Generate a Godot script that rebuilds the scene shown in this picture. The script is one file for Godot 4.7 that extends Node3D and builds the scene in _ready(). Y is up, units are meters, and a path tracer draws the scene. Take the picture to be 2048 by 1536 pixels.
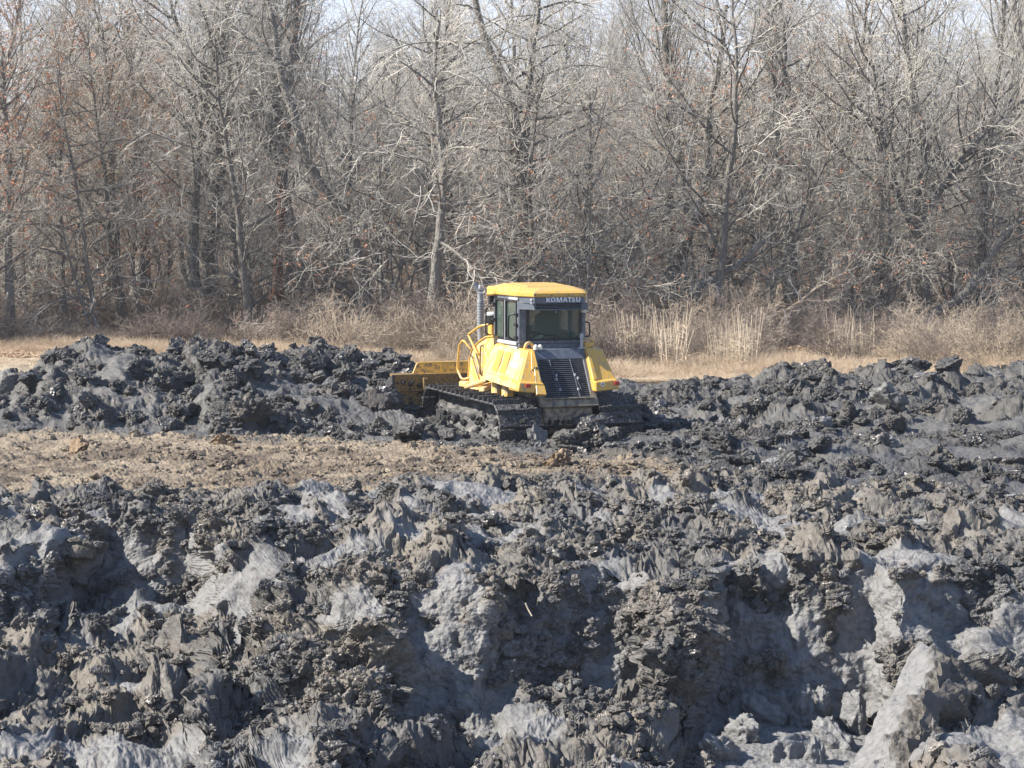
extends Node3D
# A yellow bulldozer pushing wet clay in front of a bare winter wood, seen across an excavated bank.

const FX := 3960.0          # focal length of the photograph in its own pixels (2048 wide)
const EYE := 4.0            # height of the camera above the dirt track
const PITCH := 0.08013

var rng := RandomNumberGenerator.new()
var M := {}
var used_names := {}

# ------------------------------------------------------------------ geometry collector
class Geo:
	var v := PackedVector3Array()
	var n := PackedVector3Array()
	var c := PackedColorArray()
	var i := PackedInt32Array()

	func tri(a: Vector3, b: Vector3, d: Vector3, out_from: Vector3) -> void:
		var nn := (d - a).cross(b - a)
		if nn.length_squared() < 1e-14:
			return
		nn = nn.normalized()
		var s := v.size()
		if nn.dot((a + b + d) / 3.0 - out_from) < 0.0:
			nn = -nn
			v.append_array([a, d, b])
		else:
			v.append_array([a, b, d])
		n.append_array([nn, nn, nn])
		i.append_array([s, s + 1, s + 2])

	func quad(a: Vector3, b: Vector3, d: Vector3, e: Vector3, out_from: Vector3) -> void:
		tri(a, b, d, out_from)
		tri(a, d, e, out_from)

	# a six-sided solid with chamfered edges; corner k has bit 1 for x, 2 for y, 4 for z
	func hexa(p: Array, bevel := 0.012) -> void:
		var mid := Vector3.ZERO
		for q in p:
			mid += q / 8.0
		var w := []
		for k in 8:
			var row := []
			for ax in 3:
				var q: Vector3 = p[k]
				for o in 3:
					if o != ax:
						q += ((p[k ^ (1 << o)] as Vector3) - (p[k] as Vector3)).normalized() * bevel
				row.append(q)
			w.append(row)
		for ax in 3:
			var o1 := 1 << ((ax + 1) % 3)
			var o2 := 1 << ((ax + 2) % 3)
			for side in 2:
				var b: int = (1 << ax) * side
				quad(w[b][ax], w[b | o1][ax], w[b | o1 | o2][ax], w[b | o2][ax], mid)
			if bevel > 0.0:
				var fa := (ax + 1) % 3
				var fb := (ax + 2) % 3
				for q1 in 2:
					for q2 in 2:
						var k0: int = o1 * q1 | o2 * q2
						var k1: int = k0 | (1 << ax)
						quad(w[k0][fa], w[k1][fa], w[k1][fb], w[k0][fb], mid)
		if bevel > 0.0:
			for k in 8:
				tri(w[k][0], w[k][1], w[k][2], mid)

	func box(lo: Vector3, hi: Vector3, bevel := 0.012) -> void:
		var p := []
		for k in 8:
			p.append(Vector3(hi.x if k & 1 else lo.x, hi.y if k & 2 else lo.y, hi.z if k & 4 else lo.z))
		hexa(p, bevel)

	func obox(t: Transform3D, size: Vector3, bevel := 0.01) -> void:
		var p := []
		for k in 8:
			p.append(t * Vector3(size.x * (0.5 if k & 1 else -0.5), size.y * (0.5 if k & 2 else -0.5), size.z * (0.5 if k & 4 else -0.5)))
		hexa(p, bevel)

	# convex outline pushed from one set of points to the other
	func loft(a: PackedVector3Array, b: PackedVector3Array, cap := true) -> void:
		var mid := Vector3.ZERO
		for q in a:
			mid += q / (2.0 * a.size())
		for q in b:
			mid += q / (2.0 * b.size())
		var m := a.size()
		for k in m:
			quad(a[k], a[(k + 1) % m], b[(k + 1) % m], b[k], mid)
		if cap:
			for k in range(1, m - 1):
				tri(a[0], a[k], a[k + 1], mid)
				tri(b[0], b[k], b[k + 1], mid)

	func tube(path: PackedVector3Array, r: PackedFloat32Array, k: int, close := false) -> void:
		var m := path.size()
		var u := Vector3.ZERO
		for j in m:
			var t: Vector3 = (path[mini(j + 1, m - 1)] - path[maxi(j - 1, 0)]).normalized()
			if j == 0:
				u = t.cross(Vector3(0.31, 0.2, 0.93))
				if u.length_squared() < 0.02:
					u = t.cross(Vector3(1, 0, 0))
			u = (u - t * u.dot(t)).normalized()
			var w := t.cross(u)
			var s := v.size()
			for q in k:
				var a := TAU * q / k
				var d := u * cos(a) + w * sin(a)
				v.append(path[j] + d * r[j])
				n.append(d)
			if j > 0:
				for q in k:
					var q2 := (q + 1) % k
					i.append(s + q)
					i.append(s + q2)
					i.append(s - k + q)
					i.append(s + q2)
					i.append(s - k + q2)
					i.append(s - k + q)
		if close:
			for e in [0, m - 1]:
				var b: int = v.size() - (k if e else k * m)
				for q in range(1, k - 1):
					var mid: Vector3 = path[m / 2]
					var t2: Vector3 = (path[e] - path[1 if e == 0 else m - 2]).normalized()
					tri(v[b], v[b + q], v[b + q + 1], path[e] - t2)

	func pipe(points: Array, r: float, k := 8) -> void:
		var path := PackedVector3Array()
		var m := points.size()
		for j in m:
			var p: Vector3 = points[j]
			if j > 0 and j < m - 1:
				var bend: float = minf(r * 3.0, 0.4 * minf(p.distance_to(points[j - 1]), p.distance_to(points[j + 1])))
				var a: Vector3 = p + ((points[j - 1] as Vector3) - p).normalized() * bend
				var b: Vector3 = p + ((points[j + 1] as Vector3) - p).normalized() * bend
				for s in 4:
					var q := s / 3.0
					path.append(a.lerp(p, q).lerp(p.lerp(b, q), q))
			else:
				path.append(p)
		var rr := PackedFloat32Array()
		rr.resize(path.size())
		rr.fill(r)
		tube(path, rr, k, true)

	# profile of (radius, height) turned round an axis
	func lathe(at: Vector3, axis: Vector3, prof: Array, k := 20) -> void:
		var path := PackedVector3Array()
		var u := axis.cross(Vector3(0.3, 0.5, 0.8)).normalized()
		var w := axis.cross(u)
		for j in prof.size() - 1:
			for q in k:
				var a := TAU * q / k
				var b := TAU * (q + 1) / k
				var da := u * cos(a) + w * sin(a)
				var db := u * cos(b) + w * sin(b)
				var p0: Vector2 = prof[j]
				var p1: Vector2 = prof[j + 1]
				var mid := at + axis * ((p0.y + p1.y) / 2.0 - (p1.x - p0.x) * 2.0 * signf(p1.y - p0.y + 1e-9))
				quad(at + axis * p0.y + da * p0.x, at + axis * p0.y + db * p0.x, at + axis * p1.y + db * p1.x, at + axis * p1.y + da * p1.x, mid)

	func leaf(p: Vector3, a: Vector3, b: Vector3) -> void:
		var s := v.size()
		var nn := a.cross(b).normalized()
		v.append(p - a)
		v.append(p + b)
		v.append(p + a)
		v.append(p - b)
		for q in 4:
			n.append(nn)
		i.append_array([s, s + 1, s + 2, s, s + 2, s + 3])

	func mesh() -> ArrayMesh:
		var arr := []
		arr.resize(Mesh.ARRAY_MAX)
		arr[Mesh.ARRAY_VERTEX] = v
		arr[Mesh.ARRAY_NORMAL] = n
		if c.size() == v.size():
			arr[Mesh.ARRAY_COLOR] = c
		arr[Mesh.ARRAY_INDEX] = i
		var m := ArrayMesh.new()
		m.add_surface_from_arrays(Mesh.PRIMITIVE_TRIANGLES, arr)
		return m


# ------------------------------------------------------------------ naming and placing
func numbered(called: String) -> String:
	var k: int = used_names.get(called, 0)
	used_names[called] = k + 1
	return called if k == 0 else "%s_%03d" % [called, k]

func tag(o: Node, label := "", category := "", group := "", kind := "") -> Node:
	for pair in [["label", label], ["category", category], ["group", group], ["kind", kind]]:
		if pair[1]:
			o.set_meta(pair[0], pair[1])
	return o

func thing(called: String, label: String, category: String, at := Vector3.ZERO, turn := 0.0, group := "") -> Node3D:
	var o := Node3D.new()
	o.name = numbered(called)
	add_child(o)
	o.position = at
	o.rotation.y = turn
	tag(o, label, category, group)
	return o

func obj(called: String, mesh: Mesh, mat: Material, parent: Node = self) -> MeshInstance3D:
	var o := MeshInstance3D.new()
	o.name = numbered(called) if parent == self else called
	o.mesh = mesh
	o.material_override = mat
	parent.add_child(o, true)
	return o

func scatter(called: String, mesh: Mesh, mat: Material, at: Array, tints: Array = [], parent: Node = self) -> MultiMeshInstance3D:
	var mm := MultiMesh.new()
	mm.transform_format = MultiMesh.TRANSFORM_3D
	mm.use_colors = tints.size() > 0
	mm.mesh = mesh
	mm.instance_count = at.size()
	for k in at.size():
		mm.set_instance_transform(k, at[k])
		if tints.size():
			mm.set_instance_color(k, tints[k])
	var o := MultiMeshInstance3D.new()
	o.name = numbered(called) if parent == self else called
	o.multimesh = mm
	o.material_override = mat
	parent.add_child(o, true)
	o.set_meta("kind", "stuff")
	return o

# a point on the ray through a pixel of the photograph, at that distance from the camera
func at(px: float, py: float, d: float) -> Vector3:
	var up := -(py - 768.0) / FX
	var fwd := cos(PITCH) + up * sin(PITCH)
	return Vector3((px - 1024.0) / FX * d / fwd, EYE + d * (up * cos(PITCH) - sin(PITCH)) / fwd, -d)

func noise_texture(seed_: int, freq: float, ramp: Array, octaves := 4, kind := FastNoiseLite.TYPE_SIMPLEX_SMOOTH, size := 512) -> NoiseTexture2D:
	var f := FastNoiseLite.new()
	f.seed = seed_
	f.noise_type = kind
	f.frequency = freq
	f.fractal_octaves = octaves
	var t := NoiseTexture2D.new()
	t.width = size
	t.height = size
	t.seamless = true
	t.noise = f
	if ramp.size():
		var g := Gradient.new()
		g.offsets = PackedFloat32Array(ramp.map(func(r): return r[0]))
		g.colors = PackedColorArray(ramp.map(func(r): return (r[1] as Color).linear_to_srgb()))
		t.color_ramp = g
	return t

func grey(x: float) -> Color:
	return Color(x, x, x)

# colours are given as linear base colours
func mat(called: String, color: Color, rough: float, metal := 0.0) -> StandardMaterial3D:
	var m := StandardMaterial3D.new()
	m.resource_name = called
	m.albedo_color = color.linear_to_srgb()
	m.roughness = rough
	m.metallic = metal
	M[called] = m
	return m

func triplanar(m: StandardMaterial3D, scale: float, world := false) -> void:
	m.uv1_triplanar = true
	m.uv1_world_triplanar = world
	m.uv1_scale = Vector3.ONE * scale

func relief(m: StandardMaterial3D, t: Texture2D, cm: float) -> void:
	m.heightmap_enabled = true
	m.heightmap_texture = t
	m.heightmap_scale = cm


func materials() -> void:
	var m: StandardMaterial3D
	var fine := noise_texture(11, 0.03, [], 5)
	var coarse := noise_texture(12, 0.012, [], 5)
	# wet clay: colour comes from the vertices
	m = mat("wet_clay", Color.WHITE, 0.5)
	m.vertex_color_use_as_albedo = true
	m.albedo_texture = noise_texture(13, 0.02, [[0.25, grey(0.62)], [0.5, grey(0.85)], [0.75, grey(1.0)]], 5)
	m.roughness_texture = noise_texture(14, 0.012, [[0.32, grey(0.42)], [0.5, grey(0.85)], [0.65, grey(1.0)]], 5)
	m.roughness = 0.8
	triplanar(m, 0.9, true)
	relief(m, fine, 2.2)
	m = mat("shiny_clay", Color.WHITE, 0.38)
	m.vertex_color_use_as_albedo = true
	triplanar(m, 0.9, true)
	relief(m, fine, 1.2)
	m = mat("smeared_clay", Color.WHITE, 0.78)
	m.vertex_color_use_as_albedo = true
	m.albedo_texture = noise_texture(19, 0.02, [[0.25, grey(0.6)], [0.5, grey(0.9)], [0.75, grey(1.0)]], 6)
	m.roughness_texture = noise_texture(20, 0.015, [[0.35, grey(0.6)], [0.6, grey(1.0)]], 5)
	triplanar(m, 0.9, true)
	relief(m, fine, 1.6)
	m = mat("dry_dirt", Color.WHITE, 0.95)
	m.vertex_color_use_as_albedo = true
	m.albedo_texture = noise_texture(15, 0.03, [[0.25, grey(0.6)], [0.5, grey(0.85)], [0.75, grey(1.0)]], 5)
	triplanar(m, 0.9, true)
	relief(m, fine, 2.5)
	# forest floor
	m = mat("leaf_litter", Color.WHITE, 0.95)
	m.albedo_texture = noise_texture(16, 0.05, [[0.2, Color(0.2, 0.15, 0.1)], [0.5, Color(0.38, 0.3, 0.22)], [0.8, Color(0.52, 0.43, 0.32)]], 5)
	triplanar(m, 0.35, true)
	relief(m, coarse, 6.0)
	m = mat("dry_leaf", Color(0.48, 0.37, 0.26), 0.8)
	m.vertex_color_use_as_albedo = true
	m.backlight_enabled = true
	m.backlight = Color(0.3, 0.22, 0.15)
	m = mat("russet_leaf", Color(0.46, 0.21, 0.11), 0.7)
	m.backlight_enabled = true
	m.backlight = Color(0.35, 0.2, 0.1)
	m = mat("straw", Color(0.66, 0.56, 0.43), 0.8)
	m.vertex_color_use_as_albedo = true
	m = mat("bark", Color.WHITE, 0.9)
	m.albedo_texture = noise_texture(17, 0.04, [[0.25, Color(0.1, 0.093, 0.085)], [0.5, Color(0.2, 0.188, 0.172)], [0.8, Color(0.33, 0.315, 0.295)]], 5)
	triplanar(m, 0.6)
	m.uv1_scale = Vector3(1.2, 0.25, 1.2)
	relief(m, coarse, 4.0)
	m = mat("dark_bark", Color.WHITE, 0.9)
	m.albedo_texture = noise_texture(18, 0.04, [[0.25, Color(0.08, 0.073, 0.064)], [0.5, Color(0.16, 0.147, 0.13)], [0.8, Color(0.27, 0.255, 0.23)]], 5)
	triplanar(m, 0.6)
	m.uv1_scale = Vector3(1.2, 0.25, 1.2)
	relief(m, coarse, 4.0)
	m = mat("red_wood", Color(0.2, 0.1, 0.065), 0.9)
	relief(m, coarse, 4.0)
	triplanar(m, 1.0)
	mat("pale_wood", Color(0.5, 0.42, 0.32), 0.85)
	mat("twig", Color(0.44, 0.412, 0.365), 0.75)
	mat("twig_brown", Color(0.4, 0.335, 0.26), 0.8)
	mat("twig_pale", Color(0.56, 0.532, 0.48), 0.7)
	mat("brush", Color(0.40, 0.345, 0.29), 0.85)
	mat("dark_brush", Color(0.2, 0.165, 0.14), 0.85)
	# bulldozer
	var speck := noise_texture(21, 0.02, [[0.3, Color(0.63, 0.375, 0.06)], [0.56, Color(0.67, 0.41, 0.08)], [0.68, Color(0.55, 0.38, 0.16)], [0.78, Color(0.36, 0.275, 0.16)]], 5)
	m = mat("yellow_paint", Color.WHITE, 0.42)
	m.albedo_texture = speck
	triplanar(m, 0.8)
	m.clearcoat_enabled = true
	m.clearcoat = 0.25
	m.clearcoat_roughness = 0.25
	m = mat("dusty_yellow", Color.WHITE, 0.7)
	m.albedo_texture = noise_texture(22, 0.012, [[0.3, Color(0.72, 0.42, 0.08)], [0.48, Color(0.70, 0.46, 0.15)], [0.6, Color(0.52, 0.40, 0.25)], [0.75, Color(0.40, 0.32, 0.22)]], 5)
	triplanar(m, 0.7)
	m = mat("worn_yellow", Color.WHITE, 0.65)
	m.albedo_texture = noise_texture(23, 0.035, [[0.28, Color(0.07, 0.06, 0.05)], [0.45, Color(0.16, 0.12, 0.065)], [0.58, Color(0.27, 0.17, 0.055)], [0.7, Color(0.42, 0.24, 0.04)], [0.8, Color(0.2, 0.14, 0.07)]], 6)
	triplanar(m, 1.3)
	m = mat("rusty_yellow", Color.WHITE, 0.65)
	m.albedo_texture = noise_texture(27, 0.02, [[0.28, Color(0.15, 0.11, 0.07)], [0.4, Color(0.4, 0.23, 0.06)], [0.55, Color(0.56, 0.31, 0.04)], [0.7, Color(0.62, 0.36, 0.06)]], 6)
	triplanar(m, 0.8)
	m = mat("ochre_panel", Color(0.5, 0.265, 0.045), 0.6)
	m = mat("slate_paint", Color.WHITE, 0.38)
	m.albedo_texture = noise_texture(24, 0.02, [[0.3, Color(0.10, 0.12, 0.155)], [0.6, Color(0.12, 0.14, 0.18)], [0.78, Color(0.2, 0.2, 0.2)]], 5)
	triplanar(m, 0.8)
	m = mat("dusty_slate", Color.WHITE, 0.75)
	m.albedo_texture = noise_texture(25, 0.015, [[0.3, Color(0.09, 0.085, 0.078)], [0.48, Color(0.17, 0.15, 0.12)], [0.7, Color(0.27, 0.23, 0.17)]], 5)
	triplanar(m, 0.8)
	mat("black_metal", Color(0.018, 0.019, 0.022), 0.4)
	mat("rubber", Color(0.02, 0.02, 0.022), 0.7)
	mat("grey_steel", Color(0.3, 0.32, 0.35), 0.5, 0.15)
	mat("pale_frame", Color(0.42, 0.45, 0.48), 0.4)
	mat("interior", Color(0.03, 0.028, 0.026), 0.8)
	m = mat("window_glass", Color(0.10, 0.16, 0.14, 0.35), 0.03)
	m.transparency = BaseMaterial3D.TRANSPARENCY_ALPHA
	mat("reflector", Color(0.42, 0.045, 0.03), 0.3)
	mat("white_paint", Color(0.85, 0.88, 0.92), 0.5)
	mat("sticker", Color(0.72, 0.70, 0.62), 0.5)
	m = mat("track_mud", Color.WHITE, 0.5)
	m.albedo_texture = noise_texture(26, 0.02, [[0.3, Color(0.03, 0.03, 0.033)], [0.55, Color(0.065, 0.065, 0.07)], [0.75, Color(0.12, 0.12, 0.125)]], 5)
	triplanar(m, 1.5)
	relief(m, fine, 2.0)

# ------------------------------------------------------------------ the ground
func knots(t: PackedFloat32Array, x: float) -> float:
	var m := t.size() / 2
	if x <= t[0]:
		return t[1]
	for k in range(1, m):
		if x < t[k * 2]:
			var u := (x - t[k * 2 - 2]) / (t[k * 2] - t[k * 2 - 2])
			u = u * u * (3.0 - 2.0 * u)
			return lerpf(t[k * 2 - 1], t[k * 2 + 1], u)
	return t[m * 2 - 1]

func field(seed_: int, freq: float, kind: int, octaves := 1, fractal := FastNoiseLite.FRACTAL_FBM) -> FastNoiseLite:
	var f := FastNoiseLite.new()
	f.seed = seed_
	f.frequency = freq
	f.noise_type = kind
	f.fractal_type = FastNoiseLite.FRACTAL_NONE if octaves == 1 else fractal
	f.fractal_octaves = octaves
	return f

func wood_floor(d: float) -> float:
	return smoothstep(60.0, 150.0, d) * 3.6 + smoothstep(150.0, 420.0, d) * 5.0

var bank_mesh_points: PackedVector3Array
var bank_rows := 0
var bank_bearing := PackedFloat32Array()
var bank_smooth: PackedFloat32Array
var bank_zone: PackedByteArray
var bank_colors: PackedColorArray
var bank_cols := 0

func excavation() -> void:
	# along the bank, by bearing: where its edge lies, how far the face runs out, how low its foot is, how low the ground before it is
	var edge := PackedFloat32Array([-200, 24.6, 0, 24.6, 95, 25.0, 185, 26.4, 330, 26.4, 430, 25.6, 600, 24.0, 760, 22.7, 830, 22.3, 980, 22.2, 1060, 22.7, 1240, 23.2, 1300, 22.6, 1400, 22.5, 1470, 23.3, 1760, 23.3, 1830, 22.8, 1900, 23.4, 2048, 23.4])
	var run := PackedFloat32Array([0, 1.3, 95, 1.3, 185, 0.9, 330, 0.9, 430, 1.8, 600, 3.6, 750, 2.4, 830, 0.95, 980, 0.95, 1060, 0.8, 1240, 0.9, 1300, 1.3, 1400, 0.9, 1465, 0.7, 1765, 0.7, 1840, 1.2, 1900, 1.1, 2048, 1.5])
	var foot := PackedFloat32Array([0, -1.0, 130, -1.1, 350, -1.0, 400, -0.7, 600, -1.25, 810, -1.45, 1000, -1.45, 1060, -1.2, 1240, -1.25, 1420, -1.65, 1790, -1.7, 1850, -1.3, 1950, -1.1, 2048, -1.25])
	var front := PackedFloat32Array([0, -1.7, 350, -1.7, 600, -1.75, 800, -2.0, 1000, -2.0, 1200, -1.7, 1420, -1.9, 1790, -1.9, 1900, -1.75, 2048, -1.6])
	var smooth_face := PackedFloat32Array([0, 0.25, 100, 0.3, 180, 0.9, 340, 0.9, 400, 0.1, 760, 0.0, 825, 0.75, 980, 0.8, 1040, 0.4, 1230, 0.6, 1300, 0.1, 1400, 0.2, 1455, 1.0, 1775, 1.0, 1830, 0.2, 1900, 0.4, 2048, 0.5])
	var left_heap := PackedFloat32Array([-300, 0.55, 60, 0.55, 105, 0.95, 190, 1.2, 350, 1.2, 420, 1.4, 480, 1.15, 640, 1.12, 700, 1.0, 760, 0.85, 870, 0.72, 960, 0.5, 1100, 0.16, 1250, 0.14, 1450, 0.3, 1490, 0.62, 1550, 0.74, 1700, 0.66, 2048, 0.72, 2400, 0.6])
	var strip_far := PackedFloat32Array([0, 38.2, 400, 37.6, 700, 36.6, 900, 35.6, 1100, 34.6, 1300, 33.4, 1480, 31.4, 1600, 29.5])
	var strip_near := PackedFloat32Array([0, 29.6, 300, 29.2, 560, 29.3, 700, 29.6, 850, 30.2, 1000, 30.8, 1150, 30.9, 1300, 31.0, 1480, 31.2, 1600, 29.5])
	var cols := 1080
	var seg := [[0.0, 110], [1.0, 200], [2.0, 130], [3.0, 130], [4.0, 230], [5.0, 24]]
	var rows := 0
	for s in seg:
		rows += s[1]
	bank_rows = rows
	bank_cols = cols
	var base := PackedVector3Array()
	base.resize(rows * cols)
	var zone := PackedByteArray()
	zone.resize(rows * cols)
	var smooth_ := PackedFloat32Array()
	smooth_.resize(rows * cols)
	var amp := PackedFloat32Array()
	amp.resize(rows * cols)
	var broad := field(1, 0.22, FastNoiseLite.TYPE_SIMPLEX_SMOOTH, 2)
	var wander := field(2, 0.5, FastNoiseLite.TYPE_SIMPLEX_SMOOTH, 3)
	var dozer_inv := dozer_place().affine_inverse()
	for q in cols:
		var across := q / float(cols - 1) * 2.0 - 1.0      # columns grow coarser well outside the view
		var px := 1024.0 + 1024.0 * (1.12 * across + 0.85 * pow(across, 11.0))
		bank_bearing.append(px)
		var slope := (px - 1024.0) / FX
		var wob := wander.get_noise_2d(px * 0.012, 3.0)
		var d_e := knots(edge, px) + wob * 0.25 * (1.0 - knots(smooth_face, px))
		var w := knots(run, px)
		var y_f := knots(foot, px)
		var y_0 := knots(front, px)
		var sf := knots(smooth_face, px)
		var hh := knots(left_heap, px) - 0.17
		var sfar := knots(strip_far, px)
		var snear := knots(strip_near, px)
		var d_f := d_e - w
		var r := 0
		for s in seg.size():
			var count: int = seg[s][1]
			for k in count:
				var u := k / float(count)
				var d := 0.0
				var y := 0.0
				var z := 0
				var sm := 0.0
				var am := 1.0
				if s < 3:
					var bent := px + 60.0 * wander.get_noise_2d(px * 0.006, (u + s) * 0.8) + 7.0 * wander.get_noise_2d(px * 0.03 + 50.0, (u + s) * 3.0)
					d_e = knots(edge, bent)
					w = knots(run, bent)
					y_f = knots(foot, bent)
					y_0 = knots(front, bent)
					sf = knots(smooth_face, bent)
					d_f = d_e - w
				match s:
					0:
						d = lerpf(16.0, d_f, u)
						y = lerpf(y_0 - 0.1, y_f, smoothstep(0.0, 1.0, u))
						am = 1.0
						sm = sf * sf * 0.95 * smoothstep(0.35, 0.7, u) * smoothstep(1330.0, 1440.0, px)
						am = lerpf(1.0, 0.3, sm)
					1:
						d = lerpf(d_f, d_e, u)
						var steep := clampf(sf * 1.4, 0.0, 1.0)
						y = lerpf(y_f, 0.0, lerpf(smoothstep(-0.25, 1.1, u) * 1.02, u, steep))
						sm = sf * smoothstep(-0.32, 0.02, wander.get_noise_2d(px * 0.011 + 9.0, u * 3.2 + 20.0) + 0.12 * sf) * (1.0 - smoothstep(0.66, 0.9, u + 0.22 * wander.get_noise_2d(px * 0.02, 40.0)))
						am = lerpf(1.0, 0.7, steep)
					2:
						d = lerpf(d_e, snear, u)
						am = 0.85
					3:
						d = lerpf(snear, maxf(sfar, snear + 0.3), u)
						am = 0.42
						z = 1 if sfar > snear + 0.5 else 0
					4:
						d = lerpf(maxf(sfar, snear + 0.3), 50.0, pow(u, 0.9))
						am = 0.9
						z = 2
					5:
						d = lerpf(50.0, 60.0, u * count / (count - 1.0))
						am = lerpf(0.5, 0.1, u)
						z = 3
				var x := slope * d
				if s >= 4:
					# the pushed-up heaps: two uneven ridges, one behind the other
					var e := d + 1.1 * broad.get_noise_2d(x * 1.6, 7.0)
					var ridge := maxf(smoothstep(38.4, 44.2, e) * (1.0 - smoothstep(45.6, 49.3, e)), 0.55 * smoothstep(38.0, 39.8, e) * (1.0 - smoothstep(41.0, 42.5, e)))
					y += hh * ridge * (1.0 + 0.25 * broad.get_noise_2d(x * 2.2, d * 1.3))
					am *= 0.55 + 0.45 * clampf(ridge * 1.5, 0.0, 1.0)
				y += 0.12 * broad.get_noise_2d(x * 1.3, d * 1.3 + 60.0) * (0.4 if z == 1 else 1.0) * (0.0 if z == 3 else 1.0)
				# the machine has pressed its own lane flat
				var local := dozer_inv * Vector3(x, 0, -d)
				var lane := smoothstep(-5.9, -5.1, local.z) * (1.0 - smoothstep(0.2, 1.0, local.z)) * (1.0 - smoothstep(1.85, 2.2, absf(local.x)))
				y = lerpf(y, minf(y, -0.04), lane)
				am *= 1.0 - 0.65 * lane
				var behind := smoothstep(0.1, 0.5, local.z) * (1.0 - smoothstep(1.0, 2.2, local.z)) * (1.0 - smoothstep(1.6, 2.6, absf(local.x)))
				y += behind * (0.06 + 0.2 * (1.0 - smoothstep(0.3, 0.75, absf(local.x))) * (1.0 - smoothstep(0.5, 1.6, local.z)))
				var at_ := r * cols + q
				base[at_] = Vector3(x, y, -d)
				zone[at_] = z
				smooth_[at_] = sm
				amp[at_] = am
				r += 1
	# noise fields for the clods
	var lump := field(5, 0.75, FastNoiseLite.TYPE_SIMPLEX_SMOOTH, 3)
	var clod := field(6, 1.1, FastNoiseLite.TYPE_CELLULAR)
	clod.cellular_return_type = FastNoiseLite.RETURN_DISTANCE
	clod.domain_warp_enabled = true
	clod.domain_warp_amplitude = 0.45
	clod.domain_warp_frequency = 1.4
	clod.domain_warp_fractal_octaves = 3
	var clod2 := field(7, 4.2, FastNoiseLite.TYPE_CELLULAR)
	clod2.cellular_return_type = FastNoiseLite.RETURN_DISTANCE
	clod2.domain_warp_enabled = true
	clod2.domain_warp_amplitude = 0.16
	clod2.domain_warp_frequency = 4.0
	clod2.domain_warp_fractal_octaves = 3
	var clod3 := field(18, 11.0, FastNoiseLite.TYPE_CELLULAR)
	clod3.cellular_return_type = FastNoiseLite.RETURN_CELL_VALUE
	var crumb := field(8, 11.0, FastNoiseLite.TYPE_SIMPLEX_SMOOTH, 4, FastNoiseLite.FRACTAL_RIDGED)
	var push := field(9, 2.6, FastNoiseLite.TYPE_SIMPLEX_SMOOTH, 3)
	var scrape := field(10, 5.0, FastNoiseLite.TYPE_SIMPLEX_SMOOTH, 2)
	var smear := field(15, 0.62, FastNoiseLite.TYPE_SIMPLEX_SMOOTH, 3)
	var patch := field(16, 0.45, FastNoiseLite.TYPE_SIMPLEX_SMOOTH, 4)
	var grain := field(17, 3.5, FastNoiseLite.TYPE_SIMPLEX_SMOOTH, 3)
	# places where bucket and blade have smeared the clay smooth: x, distance, half width, half depth
	var smears := [[6.0, 35.0, 1.5, 0.45], [8.6, 34.2, 1.2, 0.35], [-0.4, 29.4, 1.0, 0.5], [1.0, 29.0, 1.5, 0.5], [2.1, 28.6, 0.9, 0.4], [-3.1, 23.7, 0.45, 0.8], [-3.8, 25.0, 0.3, 0.5], [-4.3, 18.6, 0.5, 0.5], [-2.6, 40.0, 1.2, 0.4], [-4.6, 40.6, 1.0, 0.3], [-3.0, 28.2, 0.6, 0.5], [3.6, 27.2, 1.0, 0.4], [0.9, 27.0, 0.8, 0.4], [5.0, 38.0, 0.7, 0.4], [6.9, 39.6, 0.6, 0.6], [5.2, 20.0, 0.6, 1.2]]
	var pos := PackedVector3Array()
	pos.resize(rows * cols)
	var col := PackedColorArray()
	col.resize(rows * cols)
	var dark := Color(0.086, 0.086, 0.088)
	var brown := Color(0.168, 0.15, 0.128)
	var pale := Color(0.20, 0.204, 0.212)
	var tan_ := Color(0.27, 0.222, 0.165)
	var tan_dark := Color(0.125, 0.096, 0.071)
	var straw := Color(0.5, 0.42, 0.3)
	for r in rows:
		for q in cols:
			var id := r * cols + q
			var p := base[id]
			var dr := base[mini(r + 1, rows - 1) * cols + q] - base[maxi(r - 1, 0) * cols + q]
			var dq := base[r * cols + mini(q + 1, cols - 1)] - base[r * cols + maxi(q - 1, 0)]
			var nn := dr.cross(dq)
			nn = nn.normalized()
			if nn.y < 0.0:
				nn = -nn
			var z := zone[id]
			var sm := smooth_[id]
			var am := amp[id]
			# shorn, smooth places on the heaps and the bank
			var sv := smear.get_noise_3d(p.x, p.y * 1.5, p.z * 0.8)
			if z != 1 and z != 3:
				sm = maxf(sm, smoothstep(0.06, 0.24, sv + 0.25 * grain.get_noise_3d(p.x * 0.6, p.y, p.z * 0.6)) * 0.85)
			if z != 3:
				for s in smears:
					var ex: float = (p.x - s[0] + 0.25 * sv) / s[2]
					var ez: float = (p.z + s[1] + 0.3 * sv) / s[3]
					var e := ex * ex + ez * ez
					if e < 1.0:
						sm = maxf(sm, smoothstep(0.0, 0.35, 1.0 - e + 0.5 * sv))
			smooth_[id] = sm
			var rough := 1.0 - 0.78 * sm
			var big := lump.get_noise_3d(p.x, p.y, p.z)
			var c1 := -clod.get_noise_3d(p.x, p.y, p.z)
			var c2 := -clod2.get_noise_3d(p.x, p.y, p.z)
			var c3 := clod3.get_noise_3d(p.x + 0.06 * big, p.y, p.z + 0.06 * c2)
			var cr := crumb.get_noise_3d(p.x, p.y, p.z)
			var h := am * (0.52 * big * (1.0 - 0.4 * sm) + 0.48 * (c1 - 0.5) * (1.0 - 0.75 * sm)) + am * rough * (0.15 * (c2 - 0.5) + 0.022 * c3 + 0.03 * cr)
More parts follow.
